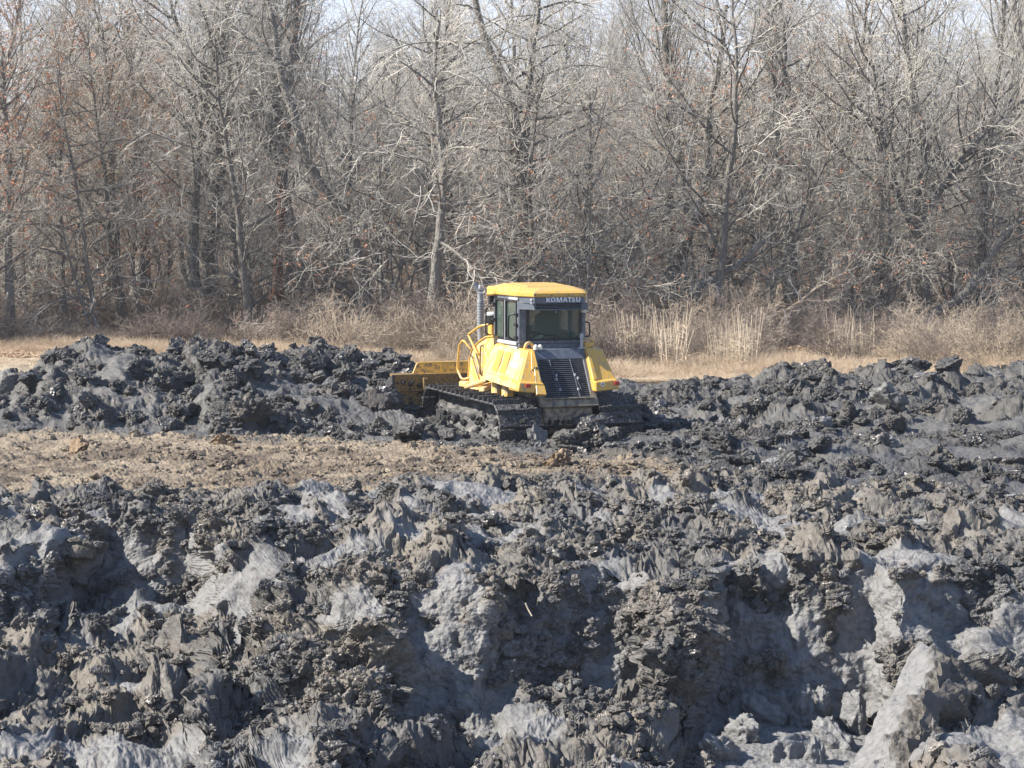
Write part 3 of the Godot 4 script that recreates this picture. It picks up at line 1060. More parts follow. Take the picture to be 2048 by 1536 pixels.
func bulldozer() -> void:
	var o := thing("bulldozer", "yellow crawler bulldozer with enclosed cab seen from behind, pushing wet dark clay", "bulldozer")
	o.transform = dozer_place()
	for side in [-1.0, 1.0]:
		build_track(o, side)
	# ---- hull and tail
	one("hull", M.dusty_slate, o, func(g: Geo):
		g.box(Vector3(-0.5, 0.05, -4.6), Vector3(0.5, 0.92, -0.4), 0.03)
		g.box(Vector3(-0.62, 0.62, -3.2), Vector3(0.62, 0.95, -0.55), 0.03))
	var tail := one("tail_plate", M.dusty_slate, o, func(g: Geo):
		g.box(Vector3(-0.5, 0.22, -0.5), Vector3(0.5, 0.585, -0.16), 0.02)
		g.box(Vector3(-0.54, 0.575, -0.46), Vector3(0.54, 0.70, -0.12), 0.02))
	one("tow_hitch", M.track_mud, tail, func(g: Geo):
		g.lathe(Vector3(0.32, 0.3, -0.3), Vector3(0, 0, 1), [Vector2(0.01, 0.3), Vector2(0.12, 0.29), Vector2(0.15, 0.25), Vector2(0.15, 0.0)], 20)
		g.lathe(Vector3(0.2, 0.28, -0.3), Vector3(0, 0, 1), [Vector2(0.01, 0.26), Vector2(0.09, 0.25), Vector2(0.12, 0.2), Vector2(0.12, 0.0)], 16))
	# ---- slate panel with the grille
	var top := Vector2(1.60, -0.66)      # (y, z) along the sloping back
	var bot := Vector2(0.70, -0.14)
	var back := func(y: float, lift: float) -> Vector3:
		var t := (y - top.x) / (bot.x - top.x)
		return Vector3(0, y + lift * 0.5, lerpf(top.y, bot.y, t) + lift * 0.866)
	var slab := func(g: Geo, x0: float, x1: float, x0t: float, x1t: float, y0: float, y1: float, lo: float, hi: float, bevel: float):
		var p := []
		for k in 8:
			var y: float = y1 if k & 2 else y0
			var q: Vector3 = back.call(y, hi if k & 4 else lo)
			q.x = (x1t if k & 1 else x0t) if k & 2 else (x1 if k & 1 else x0)
			p.append(q)
		g.hexa(p, bevel)
	var panel := one("rear_panel", M.slate_paint, o, func(g: Geo):
		slab.call(g, -0.56, 0.56, -0.54, 0.54, 1.46, 1.63, -0.16, 0.0, 0.012)
		slab.call(g, -0.56, -0.465, -0.56, -0.455, 0.72, 1.457, -0.16, 0.0, 0.012)
		slab.call(g, 0.465, 0.56, 0.455, 0.56, 0.72, 1.457, -0.16, 0.0, 0.012)
		slab.call(g, -0.465, 0.465, -0.455, 0.455, 0.7, 1.5, -0.2, -0.15, 0.0)
		g.box(Vector3(-0.54, 1.56, -1.05), Vector3(0.54, 1.645, -0.68), 0.015)
		g.box(Vector3(-0.54, 0.9, -1.05), Vector3(0.54, 1.58, -0.85), 0.0))
	var dust := one("panel_foot", M.dusty_slate, panel, func(g: Geo):
		slab.call(g, -0.6, -0.465, -0.585, -0.465, 0.6, 0.86, -0.02, 0.006, 0.006)
		slab.call(g, 0.465, 0.6, 0.465, 0.585, 0.6, 0.86, -0.02, 0.006, 0.006)
		slab.call(g, -0.464, 0.464, -0.464, 0.464, 0.6, 0.725, -0.1, 0.005, 0.006))
	for k in 19:
		var y := 0.775 + k * 0.0363
		one("grille_slat", M.slate_paint, panel, func(g: Geo):
			var p := []
			for q in 8:
				var e: Vector3 = back.call(y + (0.011 if q & 2 else 0.0) + (0.0 if q & 4 else 0.018), -0.005 if q & 4 else -0.07)
				e.x = 0.46 if q & 1 else -0.46
				p.append(e)
			g.hexa(p, 0.003))
	one("grille_backing", M.rubber, panel, func(g: Geo): slab.call(g, -0.46, 0.46, -0.45, 0.45, 0.74, 1.455, -0.148, -0.12, 0.0))
	for rod in [[-0.2, 0.74, 1.455], [0.22, 0.74, 1.455], [-0.14, 0.9, 1.14], [0.27, 0.9, 1.14]]:
		one("grille_rod", M.slate_paint, panel, func(g: Geo):
			var a: Vector3 = back.call(rod[1], 0.004)
			var b: Vector3 = back.call(rod[2], 0.004)
			a.x = rod[0] + 0.03
			b.x = rod[0] - 0.03
			g.pipe([a, b], 0.0075, 6))
	for bolt in [[-0.15, 1.16], [0.23, 1.16], [-0.16, 1.09], [0.28, 1.1], [-0.13, 0.9], [0.24, 0.9]]:
		one("grille_clamp", M.grey_steel, panel, func(g: Geo): slab.call(g, bolt[0] - 0.02, bolt[0] + 0.02, bolt[0] - 0.02, bolt[0] + 0.02, bolt[1] - 0.025, bolt[1] + 0.025, -0.005, 0.022, 0.006))
	one("grille_bar", M.dusty_slate, panel, func(g: Geo):
		var a: Vector3 = back.call(0.735, 0.02)
		g.pipe([a + Vector3(-0.5, 0, 0), a + Vector3(0.52, 0, 0)], 0.019, 10))
	one("filler_cap", M.slate_paint, panel, func(g: Geo): g.lathe(Vector3(0.36, 1.64, -0.78), Vector3.UP, [Vector2(0.07, 0.0), Vector2(0.07, 0.02), Vector2(0.045, 0.025), Vector2(0.01, 0.026)], 16))
	# ---- the two flared side tanks
	for side in [-1.0, 1.0]:
		var s: float = side
		var bir := Vector3(s * 0.52, 0.90, -0.08)
		var bor := Vector3(s * 1.04, 0.93, -0.12)
		var bif := Vector3(s * 0.56, 0.96, -1.9)
		var bof := Vector3(s * 1.10, 1.02, -1.98)
		var tir := Vector3(s * 0.53, 1.655, -0.60)
		var tor := Vector3(-0.65 if s < 0.0 else 0.88, 1.635, -0.62)
		var tif := Vector3(s * 0.60, 1.71, -2.05)
		var tof := Vector3(-0.80 if s < 0.0 else 0.90, 1.69, -2.03)
		var tank := one("side_tank", M.yellow_paint, o, func(g: Geo):
			g.hexa(corners(bir, bor, bif, bof, tir, tor, tif, tof), 0.022)
			# tail end below the sloping face: an upright band
			g.hexa(corners(bir + Vector3(0, -0.045, 0.012), bor + Vector3(0, -0.03, 0.012), bir + Vector3(0, -0.045, -0.5), bor + Vector3(0, -0.03, -0.5), bir + Vector3(0, 0.15, 0.0), bor + Vector3(-s * 0.045, 0.15, 0.0), bir + Vector3(0, 0.2, -0.5), bor + Vector3(-s * 0.06, 0.2, -0.5)), 0.02))
		# outer side, seen as a quadrilateral: bottom rear, bottom front, top front, top rear
		var face := [bor, bof, tof, tor] if s > 0.0 else [bof, bor, tor, tof]
		var mid := (bir + tof) / 2.0
		var up_lift := 1.0 if ((face[1] as Vector3) - face[0]).cross((face[3] as Vector3) - face[0]).dot((face[0] as Vector3) - mid) > 0.0 else -1.0
		if s < 0.0:
			one("side_cover", M.dusty_yellow, tank, func(g: Geo): patch_on(g, face, 0.02, 0.2, 0.98, 0.97, -0.004, 0.012 * up_lift))
			for w in [[0.2, 0.36], [0.42, 0.58]]:
				one("inset_panel", M.ochre_panel, tank, func(g: Geo): patch_on(g, face, w[0], 0.28, w[1], 0.86, 0.0, 0.0165 * up_lift))
			one("safety_sheet", M.sticker, tank, func(g: Geo): patch_on(g, face, 0.68, 0.7, 0.84, 0.88, 0.0, 0.0155 * up_lift))
			one("safety_sheet", M.sticker, tank, func(g: Geo): patch_on(g, face, 0.66, 0.5, 0.84, 0.66, 0.0, 0.0155 * up_lift))
			one("skirt", M.dusty_yellow, tank, func(g: Geo): patch_on(g, face, 0.015, 0.0, 0.985, 0.19, -0.004, 0.009 * up_lift))
			# strap arm down the sloping rear face
			var rear := [bir, bor, tor, tir]
			var rl := -1.0 if ((rear[1] as Vector3) - rear[0]).cross((rear[3] as Vector3) - rear[0]).z < 0.0 else 1.0
			var arm := one("strap_arm", M.yellow_paint, tank, func(g: Geo):
				patch_on(g, rear, 0.06, 0.5, 0.46, 0.95, 0.0, 0.03 * rl)
				patch_on(g, rear, 0.03, 0.12, 0.30, 0.5, 0.0, 0.034 * rl)
				patch_on(g, rear, -0.02, -0.12, 0.32, 0.14, 0.0, 0.065 * rl))
			one("strap_clip", M.black_metal, arm, func(g: Geo):
				patch_on(g, rear, 0.1, 0.52, 0.36, 0.545, 0.02, 0.05 * rl)
				patch_on(g, rear, 0.16, 0.5, 0.26, 0.535, 0.02, 0.055 * rl)
				patch_on(g, rear, 0.08, 0.2, 0.10, 0.45, 0.02, 0.04 * rl)
				patch_on(g, rear, 0.28, 0.2, 0.30, 0.36, 0.02, 0.038 * rl))
			one("lifting_eye", M.dusty_yellow, tank, func(g: Geo):
				var ring := []
				for k in 11:
					var a := PI * k / 10.0
					ring.append(Vector3(-0.56 + 0.075 * cos(a), 1.66 + 0.085 * sin(a) + 0.02, -0.78))
				ring.push_front(Vector3(-0.485, 1.6, -0.78))
				ring.append(Vector3(-0.635, 1.6, -0.78))
				g.pipe(ring, 0.032, 10))
			for x in [-0.46, -0.37]:
				one("round_cap", M.sticker, tank, func(g: Geo): g.lathe(Vector3(x, 1.64, -0.68), Vector3.UP, [Vector2(0.045, 0.0), Vector2(0.045, 0.05), Vector2(0.032, 0.085), Vector2(0.01, 0.1)], 14))
		else:
			one("lamp_box", M.yellow_paint, tank, func(g: Geo): g.box(Vector3(0.58, 1.65, -1.0), Vector3(0.76, 1.75, -0.78), 0.015))
			one("grab_loop", M.dusty_yellow, tank, func(g: Geo): g.pipe([Vector3(0.79, 1.64, -0.86), Vector3(0.79, 1.80, -0.86), Vector3(0.60, 1.83, -0.86), Vector3(0.59, 1.73, -0.86)], 0.02, 8))
			one("post", M.pale_frame, tank, func(g: Geo): g.lathe(Vector3(0.5, 1.64, -0.74), Vector3.UP, [Vector2(0.09, 0.0), Vector2(0.09, 0.02), Vector2(0.028, 0.03), Vector2(0.028, 0.2), Vector2(0.04, 0.21), Vector2(0.04, 0.27), Vector2(0.01, 0.3)], 14))
			var seam := [bir, bor, tor, tir]
			var rl2 := -1.0 if ((seam[1] as Vector3) - seam[0]).cross((seam[3] as Vector3) - seam[0]).z < 0.0 else 1.0
			one("tank_rib", M.yellow_paint, tank, func(g: Geo): patch_on(g, seam, 0.0, 0.22, 0.16, 0.99, 0.0, 0.03 * rl2))
			one("round_sticker", M.sticker, tank, func(g: Geo): g.lathe(Vector3(0.67, 1.0, -0.083), Vector3(0, 0, 1), [Vector2(0.045, 0.0), Vector2(0.045, 0.004), Vector2(0.005, 0.005)], 18))
			one("sticker_mark", M.black_metal, tank, func(g: Geo): g.loft(PackedVector3Array([Vector3(0.65, 0.985, -0.08), Vector3(0.69, 0.985, -0.072), Vector3(0.67, 1.025, -0.08)]), PackedVector3Array([Vector3(0.65, 0.985, -0.077), Vector3(0.69, 0.985, -0.077), Vector3(0.67, 1.025, -0.077)])))
		one("tail_reflector", M.reflector, tank, func(g: Geo):
			var x := s * (0.83 if s < 0.0 else 0.965)
			g.box(Vector3(x - 0.05, 0.975, -0.14), Vector3(x + 0.05, 1.045, -0.072), 0.005))
	# ---- cab
	var cab := one("cab", M.slate_paint, o, func(g: Geo):
		g.box(Vector3(-0.69, 1.6, -2.42), Vector3(0.69, 1.74, -1.0), 0.02)              # sill
		g.box(Vector3(-0.69, 1.735, -1.09), Vector3(-0.53, 2.66, -0.995), 0.015)         # rear posts
		g.box(Vector3(0.60, 1.735, -1.09), Vector3(0.69, 2.66, -0.995), 0.015)
		g.box(Vector3(-0.535, 1.735, -1.08), Vector3(0.605, 1.80, -1.0), 0.01)
		g.box(Vector3(-0.535, 2.42, -1.08), Vector3(0.605, 2.66, -1.0), 0.01)
		for s in [-1.0, 1.0]:
			g.box(Vector3(s * 0.66 - 0.03, 1.735, -2.42), Vector3(s * 0.66 + 0.03, 2.66, -2.34), 0.012)
			g.box(Vector3(s * 0.66 - 0.03, 2.57, -2.335), Vector3(s * 0.66 + 0.03, 2.66, -1.095), 0.01)
			g.box(Vector3(s * 0.66 - 0.028, 1.735, -2.335), Vector3(s * 0.66 + 0.028, 1.79, -1.095), 0.01)
			g.box(Vector3(s * 0.66 - 0.026, 1.79, -1.80), Vector3(s * 0.66 + 0.026, 2.57, -1.75), 0.008)
		g.box(Vector3(-0.63, 2.5, -2.42), Vector3(0.63, 2.66, -2.36), 0.01)
		g.box(Vector3(-0.63, 1.735, -2.42), Vector3(0.63, 1.85, -2.36), 0.01))
	one("rear_window_frame", M.black_metal, cab, func(g: Geo):
		g.box(Vector3(-0.525, 1.79, -1.0), Vector3(-0.475, 2.42, -0.985), 0.004)
		g.box(Vector3(0.55, 1.79, -1.0), Vector3(0.605, 2.42, -0.985), 0.004)
		g.box(Vector3(-0.475, 1.79, -1.0), Vector3(0.55, 1.83, -0.985), 0.004)
		for q in [Vector2(-0.475, 1.83), Vector2(0.55, 1.83)]:
			var sx := 1.0 if q.x < 0 else -1.0
			g.loft(PackedVector3Array([Vector3(q.x, q.y, -0.999), Vector3(q.x + sx * 0.07, q.y, -0.999), Vector3(q.x + sx * 0.02, q.y + 0.02, -0.999), Vector3(q.x, q.y + 0.07, -0.999)]), PackedVector3Array([Vector3(q.x, q.y, -0.988), Vector3(q.x + sx * 0.07, q.y, -0.988), Vector3(q.x + sx * 0.02, q.y + 0.02, -0.988), Vector3(q.x, q.y + 0.07, -0.988)])))
	one("rear_window", M.window_glass, cab, func(g: Geo): g.box(Vector3(-0.53, 1.79, -1.04), Vector3(0.6, 2.43, -1.034), 0.0))
	one("windscreen", M.window_glass, cab, func(g: Geo): g.box(Vector3(-0.63, 1.85, -2.4), Vector3(0.63, 2.5, -2.394), 0.0))
	for s in [-1.0, 1.0]:
		for w in [[-2.335, -1.80], [-1.75, -1.095]]:
			one("side_window", M.window_glass, cab, func(g: Geo): g.box(Vector3(s * 0.665 - 0.003, 1.79, w[0]), Vector3(s * 0.665 + 0.003, 2.57, w[1]), 0.0))
			one("window_frame", M.black_metal, cab, func(g: Geo):
				var x: float = s * 0.69
				g.box(Vector3(x - 0.012, 1.79, w[0]), Vector3(x + 0.012, 2.56, w[0] + 0.045), 0.004)
				g.box(Vector3(x - 0.012, 1.79, w[1] - 0.045), Vector3(x + 0.012, 2.56, w[1]), 0.004)
				g.box(Vector3(x - 0.011, 1.785, w[0]), Vector3(x + 0.011, 1.83, w[1]), 0.004)
				g.box(Vector3(x - 0.011, 2.53, w[0]), Vector3(x + 0.011, 2.57, w[1]), 0.004))
	one("door_rail", M.pale_frame, cab, func(g: Geo):
		g.box(Vector3(-0.735, 1.70, -2.3), Vector3(-0.692, 1.775, -1.05), 0.015)
		g.box(Vector3(-0.72, 1.60, -1.7), Vector3(-0.692, 1.68, -1.02), 0.012)
		g.box(Vector3(-0.715, 2.565, -1.5), Vector3(-0.692, 2.62, -1.0), 0.01)
		g.pipe([Vector3(-0.70, 1.79, -1.74), Vector3(-0.70, 2.56, -1.74)], 0.012, 6))
	for h in [Vector3(-0.72, 1.86, -1.08), Vector3(-0.72, 2.1, -1.08), Vector3(-0.72, 2.3, -1.08), Vector3(-0.72, 2.46, -2.36), Vector3(-0.72, 2.15, -2.36), Vector3(-0.72, 1.82, -2.36)]:
		one("hinge", M.black_metal, cab, func(g: Geo): g.box(h - Vector3(0.025, 0.02, 0.06), h + Vector3(0.03, 0.025, 0.06), 0.008))
	one("grab_handle", M.black_metal, cab, func(g: Geo): g.pipe([Vector3(-0.70, 2.32, -1.12), Vector3(-0.80, 2.28, -1.25), Vector3(-0.80, 1.86, -1.27), Vector3(-0.71, 1.80, -1.24)], 0.016, 8))
	one("grab_handle", M.black_metal, cab, func(g: Geo): g.pipe([Vector3(-0.70, 2.42, -2.40), Vector3(-0.83, 2.38, -2.48), Vector3(-0.83, 1.86, -2.50), Vector3(-0.71, 1.82, -2.45)], 0.016, 8))
	one("grab_handle", M.black_metal, cab, func(g: Geo): g.pipe([Vector3(0.69, 2.13, -1.05), Vector3(0.79, 2.12, -1.05), Vector3(0.80, 1.86, -1.05), Vector3(0.69, 1.85, -1.05)], 0.016, 8))
	one("mirror", M.black_metal, cab, func(g: Geo): g.box(Vector3(-0.76, 2.44, -2.56), Vector3(-0.66, 2.62, -2.46), 0.012))
	one("work_lamp", M.sticker, cab, func(g: Geo): g.box(Vector3(0.56, 2.32, -0.97), Vector3(0.66, 2.40, -0.86), 0.012))
	one("window_wiper", M.black_metal, cab, func(g: Geo):
		g.pipe([Vector3(0.06, 1.83, -0.975), Vector3(0.1, 1.88, -0.97), Vector3(-0.16, 1.90, -0.97), Vector3(-0.46, 1.97, -0.975)], 0.009, 6)
		g.lathe(Vector3(0.06, 1.81, -1.0), Vector3(0, 0, 1), [Vector2(0.03, 0.0), Vector2(0.03, 0.03), Vector2(0.005, 0.035)], 12))
	one("rag", mat("rag_cloth", Color(0.45, 0.62, 0.55), 0.9), cab, func(g: Geo): g.loft(PackedVector3Array([Vector3(-0.45, 1.80, -1.12), Vector3(-0.2, 1.80, -1.12), Vector3(-0.13, 1.88, -1.12), Vector3(-0.17, 1.89, -1.12), Vector3(-0.27, 1.83, -1.12), Vector3(-0.42, 1.82, -1.12)]), PackedVector3Array([Vector3(-0.45, 1.80, -1.16), Vector3(-0.2, 1.80, -1.16), Vector3(-0.13, 1.88, -1.16), Vector3(-0.17, 1.89, -1.16), Vector3(-0.27, 1.83, -1.16), Vector3(-0.42, 1.82, -1.16)])))
	one("seat", M.interior, cab, func(g: Geo):
		g.box(Vector3(-0.28, 1.70, -2.0), Vector3(0.3, 1.86, -1.4), 0.04)
		g.hexa(corners(Vector3(-0.28, 1.84, -1.36), Vector3(0.3, 1.84, -1.36), Vector3(-0.28, 1.84, -1.5), Vector3(0.3, 1.84, -1.5), Vector3(-0.22, 2.3, -1.24), Vector3(0.24, 2.3, -1.24), Vector3(-0.22, 2.3, -1.34), Vector3(0.24, 2.3, -1.34)), 0.04)
		g.box(Vector3(-0.14, 2.28, -1.33), Vector3(0.16, 2.46, -1.23), 0.035))
	one("console", M.interior, cab, func(g: Geo):
		g.box(Vector3(-0.6, 1.7, -2.0), Vector3(-0.34, 2.0, -1.3), 0.03)
		g.box(Vector3(0.36, 1.7, -2.0), Vector3(0.6, 1.95, -1.3), 0.03)
		g.box(Vector3(-0.4, 1.7, -2.33), Vector3(0.4, 2.02, -2.15), 0.03))
	# ---- roof, with its rear corners cut off, and the louvred visor under it
	var plan := func(inset: float, y: float, back_drop: float) -> PackedVector3Array:
		var a := PackedVector3Array()
		for p in [Vector2(-0.73, -2.5), Vector2(-0.73, -1.02), Vector2(-0.53, -0.60), Vector2(0.53, -0.60), Vector2(0.73, -1.02), Vector2(0.73, -2.5)]:
			var q := Vector2(signf(p.x) * (absf(p.x) - inset), p.y + (inset if p.y < -2.0 else -inset))
			a.append(Vector3(q.x, y - back_drop * (q.y + 2.5), q.y))
		return a
	var roof := one("roof", M.yellow_paint, o, func(g: Geo):
		g.loft(plan.call(0.012, 2.645, 0.004), plan.call(0.0, 2.66, 0.004))
		g.loft(plan.call(0.0, 2.66, 0.004), plan.call(0.0, 2.72, 0.006))
		g.loft(plan.call(0.0, 2.7205, 0.006), plan.call(0.05, 2.80, 0.03))
		g.loft(plan.call(0.05, 2.801, 0.03), plan.call(0.2, 2.87, 0.045)))
	one("roof_hatch", M.yellow_paint, roof, func(g: Geo): g.hexa([Vector3(-0.42, 2.84, -2.3), Vector3(0.42, 2.84, -2.3), Vector3(-0.40, 2.872, -2.28), Vector3(0.40, 2.872, -2.28), Vector3(-0.42, 2.80, -1.3), Vector3(0.42, 2.80, -1.3), Vector3(-0.40, 2.832, -1.32), Vector3(0.40, 2.832, -1.32)], 0.015))
	one("roof_lamp_cowl", M.yellow_paint, roof, func(g: Geo): g.hexa([Vector3(-0.80, 2.60, -2.62), Vector3(-0.55, 2.60, -2.62), Vector3(-0.78, 2.80, -2.60), Vector3(-0.55, 2.82, -2.60), Vector3(-0.78, 2.63, -2.2), Vector3(-0.55, 2.63, -2.2), Vector3(-0.74, 2.77, -2.2), Vector3(-0.55, 2.80, -2.2)], 0.03))
	for x in [-0.5, -0.17, 0.17, 0.5]:
		one("roof_bolt", M.black_metal, roof, func(g: Geo): g.box(Vector3(x - 0.009, 2.662, -0.605), Vector3(x + 0.009, 2.68, -0.592), 0.003))
	one("antenna_bracket", M.pale_frame, roof, func(g: Geo):
		g.pipe([Vector3(-0.72, 2.74, -2.55), Vector3(-0.95, 2.74, -2.62)], 0.012, 6)
		g.pipe([Vector3(-0.72, 2.66, -2.55), Vector3(-0.95, 2.66, -2.62)], 0.012, 6)
		g.box(Vector3(-0.93, 2.75, -2.65), Vector3(-0.86, 2.82, -2.58), 0.01))
	var visor := one("visor", M.slate_paint, o, func(g: Geo):
		var a := PackedVector3Array()
		var b := PackedVector3Array()
		for p in [Vector2(-0.685, -1.005), Vector2(-0.51, -0.62), Vector2(0.51, -0.62), Vector2(0.685, -1.005)]:
			a.append(Vector3(p.x, 2.52, p.y))
			b.append(Vector3(p.x, 2.648, p.y))
		g.loft(a, b)
		var c := PackedVector3Array()
		for p in [Vector2(-0.685, -1.005), Vector2(-0.50, -0.66), Vector2(-0.47, -0.66), Vector2(-0.47, -1.005)]:
			c.append(Vector3(p.x, 2.40, p.y))
		var d := PackedVector3Array()
		for q in c:
			d.append(q + Vector3(0, 0.12, 0))
		g.loft(c, d)
		g.box(Vector3(0.47, 2.40, -1.0), Vector3(0.60, 2.52, -0.66), 0.006)
		g.box(Vector3(-0.47, 2.40, -1.0), Vector3(0.47, 2.52, -0.76), 0.0)
		g.box(Vector3(-0.51, 2.385, -0.98), Vector3(0.61, 2.405, -0.65), 0.006))
	for k in 4:
		one("louvre", M.slate_paint, visor, func(g: Geo): g.hexa([Vector3(-0.47, 2.415 + k * 0.027, -0.76), Vector3(0.47, 2.415 + k * 0.027, -0.76), Vector3(-0.47, 2.423 + k * 0.027, -0.76), Vector3(0.47, 2.423 + k * 0.027, -0.76), Vector3(-0.47, 2.405 + k * 0.027, -0.668), Vector3(0.47, 2.405 + k * 0.027, -0.668), Vector3(-0.47, 2.413 + k * 0.027, -0.668), Vector3(0.47, 2.413 + k * 0.027, -0.668)], 0.0))
	var font := SystemFont.new()
	font.font_names = PackedStringArray(["Droid Sans"])
	font.font_weight = 800
	var word := TextMesh.new()
	word.text = "KOMATSU"
	word.font = font
	word.font_size = 32
	word.pixel_size = 0.0035
	word.depth = 0.006
	var lettering := obj("lettering", word, M.white_paint, visor)
	var box := word.get_aabb().size
	lettering.transform = Transform3D(Basis.from_scale(Vector3(0.69 / box.x, 0.088 / box.y, 1.0)), Vector3(0.075, 2.585, -0.6175))
	one("visor_bolt", M.pale_frame, visor, func(g: Geo):
		g.lathe(Vector3(-0.535, 2.585, -0.68), Vector3(-0.9, 0, 0.43), [Vector2(0.022, 0.0), Vector2(0.022, 0.03), Vector2(0.004, 0.034)], 10)
		g.lathe(Vector3(-0.535, 2.52, -0.68), Vector3(-0.9, 0, 0.43), [Vector2(0.016, 0.0), Vector2(0.016, 0.03), Vector2(0.004, 0.034)], 10))
	# ---- engine hood and the dusty panel before the cab
	one("hood", M.dusty_yellow, o, func(g: Geo): g.hexa([Vector3(-0.42, 0.85, -4.75), Vector3(0.42, 0.85, -4.75), Vector3(-0.40, 1.2, -4.72), Vector3(0.40, 1.2, -4.72), Vector3(-0.52, 0.85, -2.42), Vector3(0.52, 0.85, -2.42), Vector3(-0.48, 1.78, -2.42), Vector3(0.48, 1.78, -2.42)], 0.04))
	var cowl := one("side_cowl", M.dusty_yellow, o, func(g: Geo):
		var a := PackedVector3Array()
		var b := PackedVector3Array()
		for p in [Vector2(-2.12, 1.84), Vector2(-2.55, 1.80), Vector2(-3.0, 1.68), Vector2(-3.38, 1.52), Vector2(-3.58, 1.32), Vector2(-3.66, 1.0), Vector2(-3.68, 0.8), Vector2(-2.05, 0.86)]:
			a.append(Vector3(-0.80, p.y, p.x))
			b.append(Vector3(-0.36, p.y, p.x))
		g.loft(a, b))
	one("cowl_rim", M.yellow_paint, cowl, func(g: Geo): g.pipe([Vector3(-0.805, 1.83, -2.1), Vector3(-0.805, 1.79, -2.56), Vector3(-0.805, 1.67, -3.0), Vector3(-0.805, 1.51, -3.38), Vector3(-0.805, 1.32, -3.57), Vector3(-0.805, 0.82, -3.66)], 0.02, 8))
	one("cowl_handle", M.worn_yellow, cowl, func(g: Geo): g.pipe([Vector3(-0.80, 1.62, -2.72), Vector3(-0.85, 1.60, -2.75), Vector3(-0.86, 1.05, -2.78), Vector3(-0.80, 1.0, -2.76)], 0.017, 6))
	one("hose", M.rubber, cowl, func(g: Geo):
		g.pipe([Vector3(-0.82, 1.52, -3.2), Vector3(-0.83, 1.28, -2.95), Vector3(-0.83, 1.0, -2.72)], 0.012, 6)
		g.pipe([Vector3(-0.82, 1.38, -3.52), Vector3(-0.84, 1.36, -3.3), Vector3(-0.84, 1.1, -3.05), Vector3(-0.82, 0.9, -2.9)], 0.010, 6))
	one("lift_strut", M.dusty_yellow, o, func(g: Geo):
		g.pipe([Vector3(-0.92, 0.72, -3.5), Vector3(-0.92, 0.98, -2.1)], 0.055, 12)
		g.box(Vector3(-0.98, 0.62, -3.75), Vector3(-0.70, 0.84, -3.35), 0.03)
		g.hexa([Vector3(-0.95, 0.62, -3.4), Vector3(-0.55, 0.62, -3.4), Vector3(-0.95, 0.72, -3.4), Vector3(-0.55, 0.78, -3.4), Vector3(-0.95, 0.7, -2.3), Vector3(-0.55, 0.7, -2.3), Vector3(-0.95, 0.82, -2.3), Vector3(-0.55, 0.9, -2.3)], 0.02)
		g.box(Vector3(-0.9, 0.66, -2.0), Vector3(-0.74, 0.96, -1.72), 0.03)
		g.box(Vector3(-0.92, 0.66, -1.36), Vector3(-0.72, 0.96, -1.1), 0.04))
	one("handrail", M.yellow_paint, o, func(g: Geo):
		g.pipe([Vector3(-0.74, 2.03, -2.62), Vector3(-0.86, 2.0, -2.75), Vector3(-0.86, 1.79, -3.5), Vector3(-0.84, 1.45, -3.0), Vector3(-0.82, 1.42, -2.98)], 0.024, 8))
	one("handrail", M.yellow_paint, o, func(g: Geo):
		g.pipe([Vector3(-0.82, 1.50, -3.45), Vector3(-0.92, 1.68, -3.62), Vector3(-0.94, 1.56, -3.82), Vector3(-0.94, 1.06, -3.95), Vector3(-0.92, 0.86, -3.72), Vector3(-0.80, 0.9, -3.6)], 0.024, 8))
	var bonnet := one("intake_post", M.yellow_paint, o, func(g: Geo): g.box(Vector3(-0.62, 1.7, -2.98), Vector3(-0.44, 2.03, -2.78), 0.02))
	one("air_precleaner", M.black_metal, bonnet, func(g: Geo): g.lathe(Vector3(-0.53, 2.03, -2.9), Vector3.UP, [Vector2(0.06, 0.0), Vector2(0.15, 0.02), Vector2(0.165, 0.04), Vector2(0.165, 0.17)], 24))
	one("precleaner_lid", M.pale_frame, bonnet, func(g: Geo): g.lathe(Vector3(-0.53, 2.2, -2.9), Vector3.UP, [Vector2(0.175, 0.0), Vector2(0.175, 0.03), Vector2(0.13, 0.06), Vector2(0.01, 0.075)], 24))
	var stack := one("exhaust_stack", M.grey_steel, o, func(g: Geo):
		g.lathe(Vector3(-0.62, 1.5, -3.42), Vector3.UP, [Vector2(0.06, 0.0), Vector2(0.06, 0.35), Vector2(0.066, 0.4), Vector2(0.07, 0.42), Vector2(0.07, 0.98), Vector2(0.06, 0.99)], 18))
	one("exhaust_elbow", M.grey_steel, stack, func(g: Geo): g.pipe([Vector3(-0.62, 2.45, -3.42), Vector3(-0.62, 2.66, -3.42), Vector3(-0.74, 2.80, -3.46)], 0.062, 16))
	for k in 9:
		one("shield_slot", M.slate_paint, stack, func(g: Geo): g.lathe(Vector3(-0.62, 1.97 + k * 0.055, -3.42), Vector3.UP, [Vector2(0.0705, 0.0), Vector2(0.0715, 0.004), Vector2(0.0715, 0.010), Vector2(0.0705, 0.014)], 18))
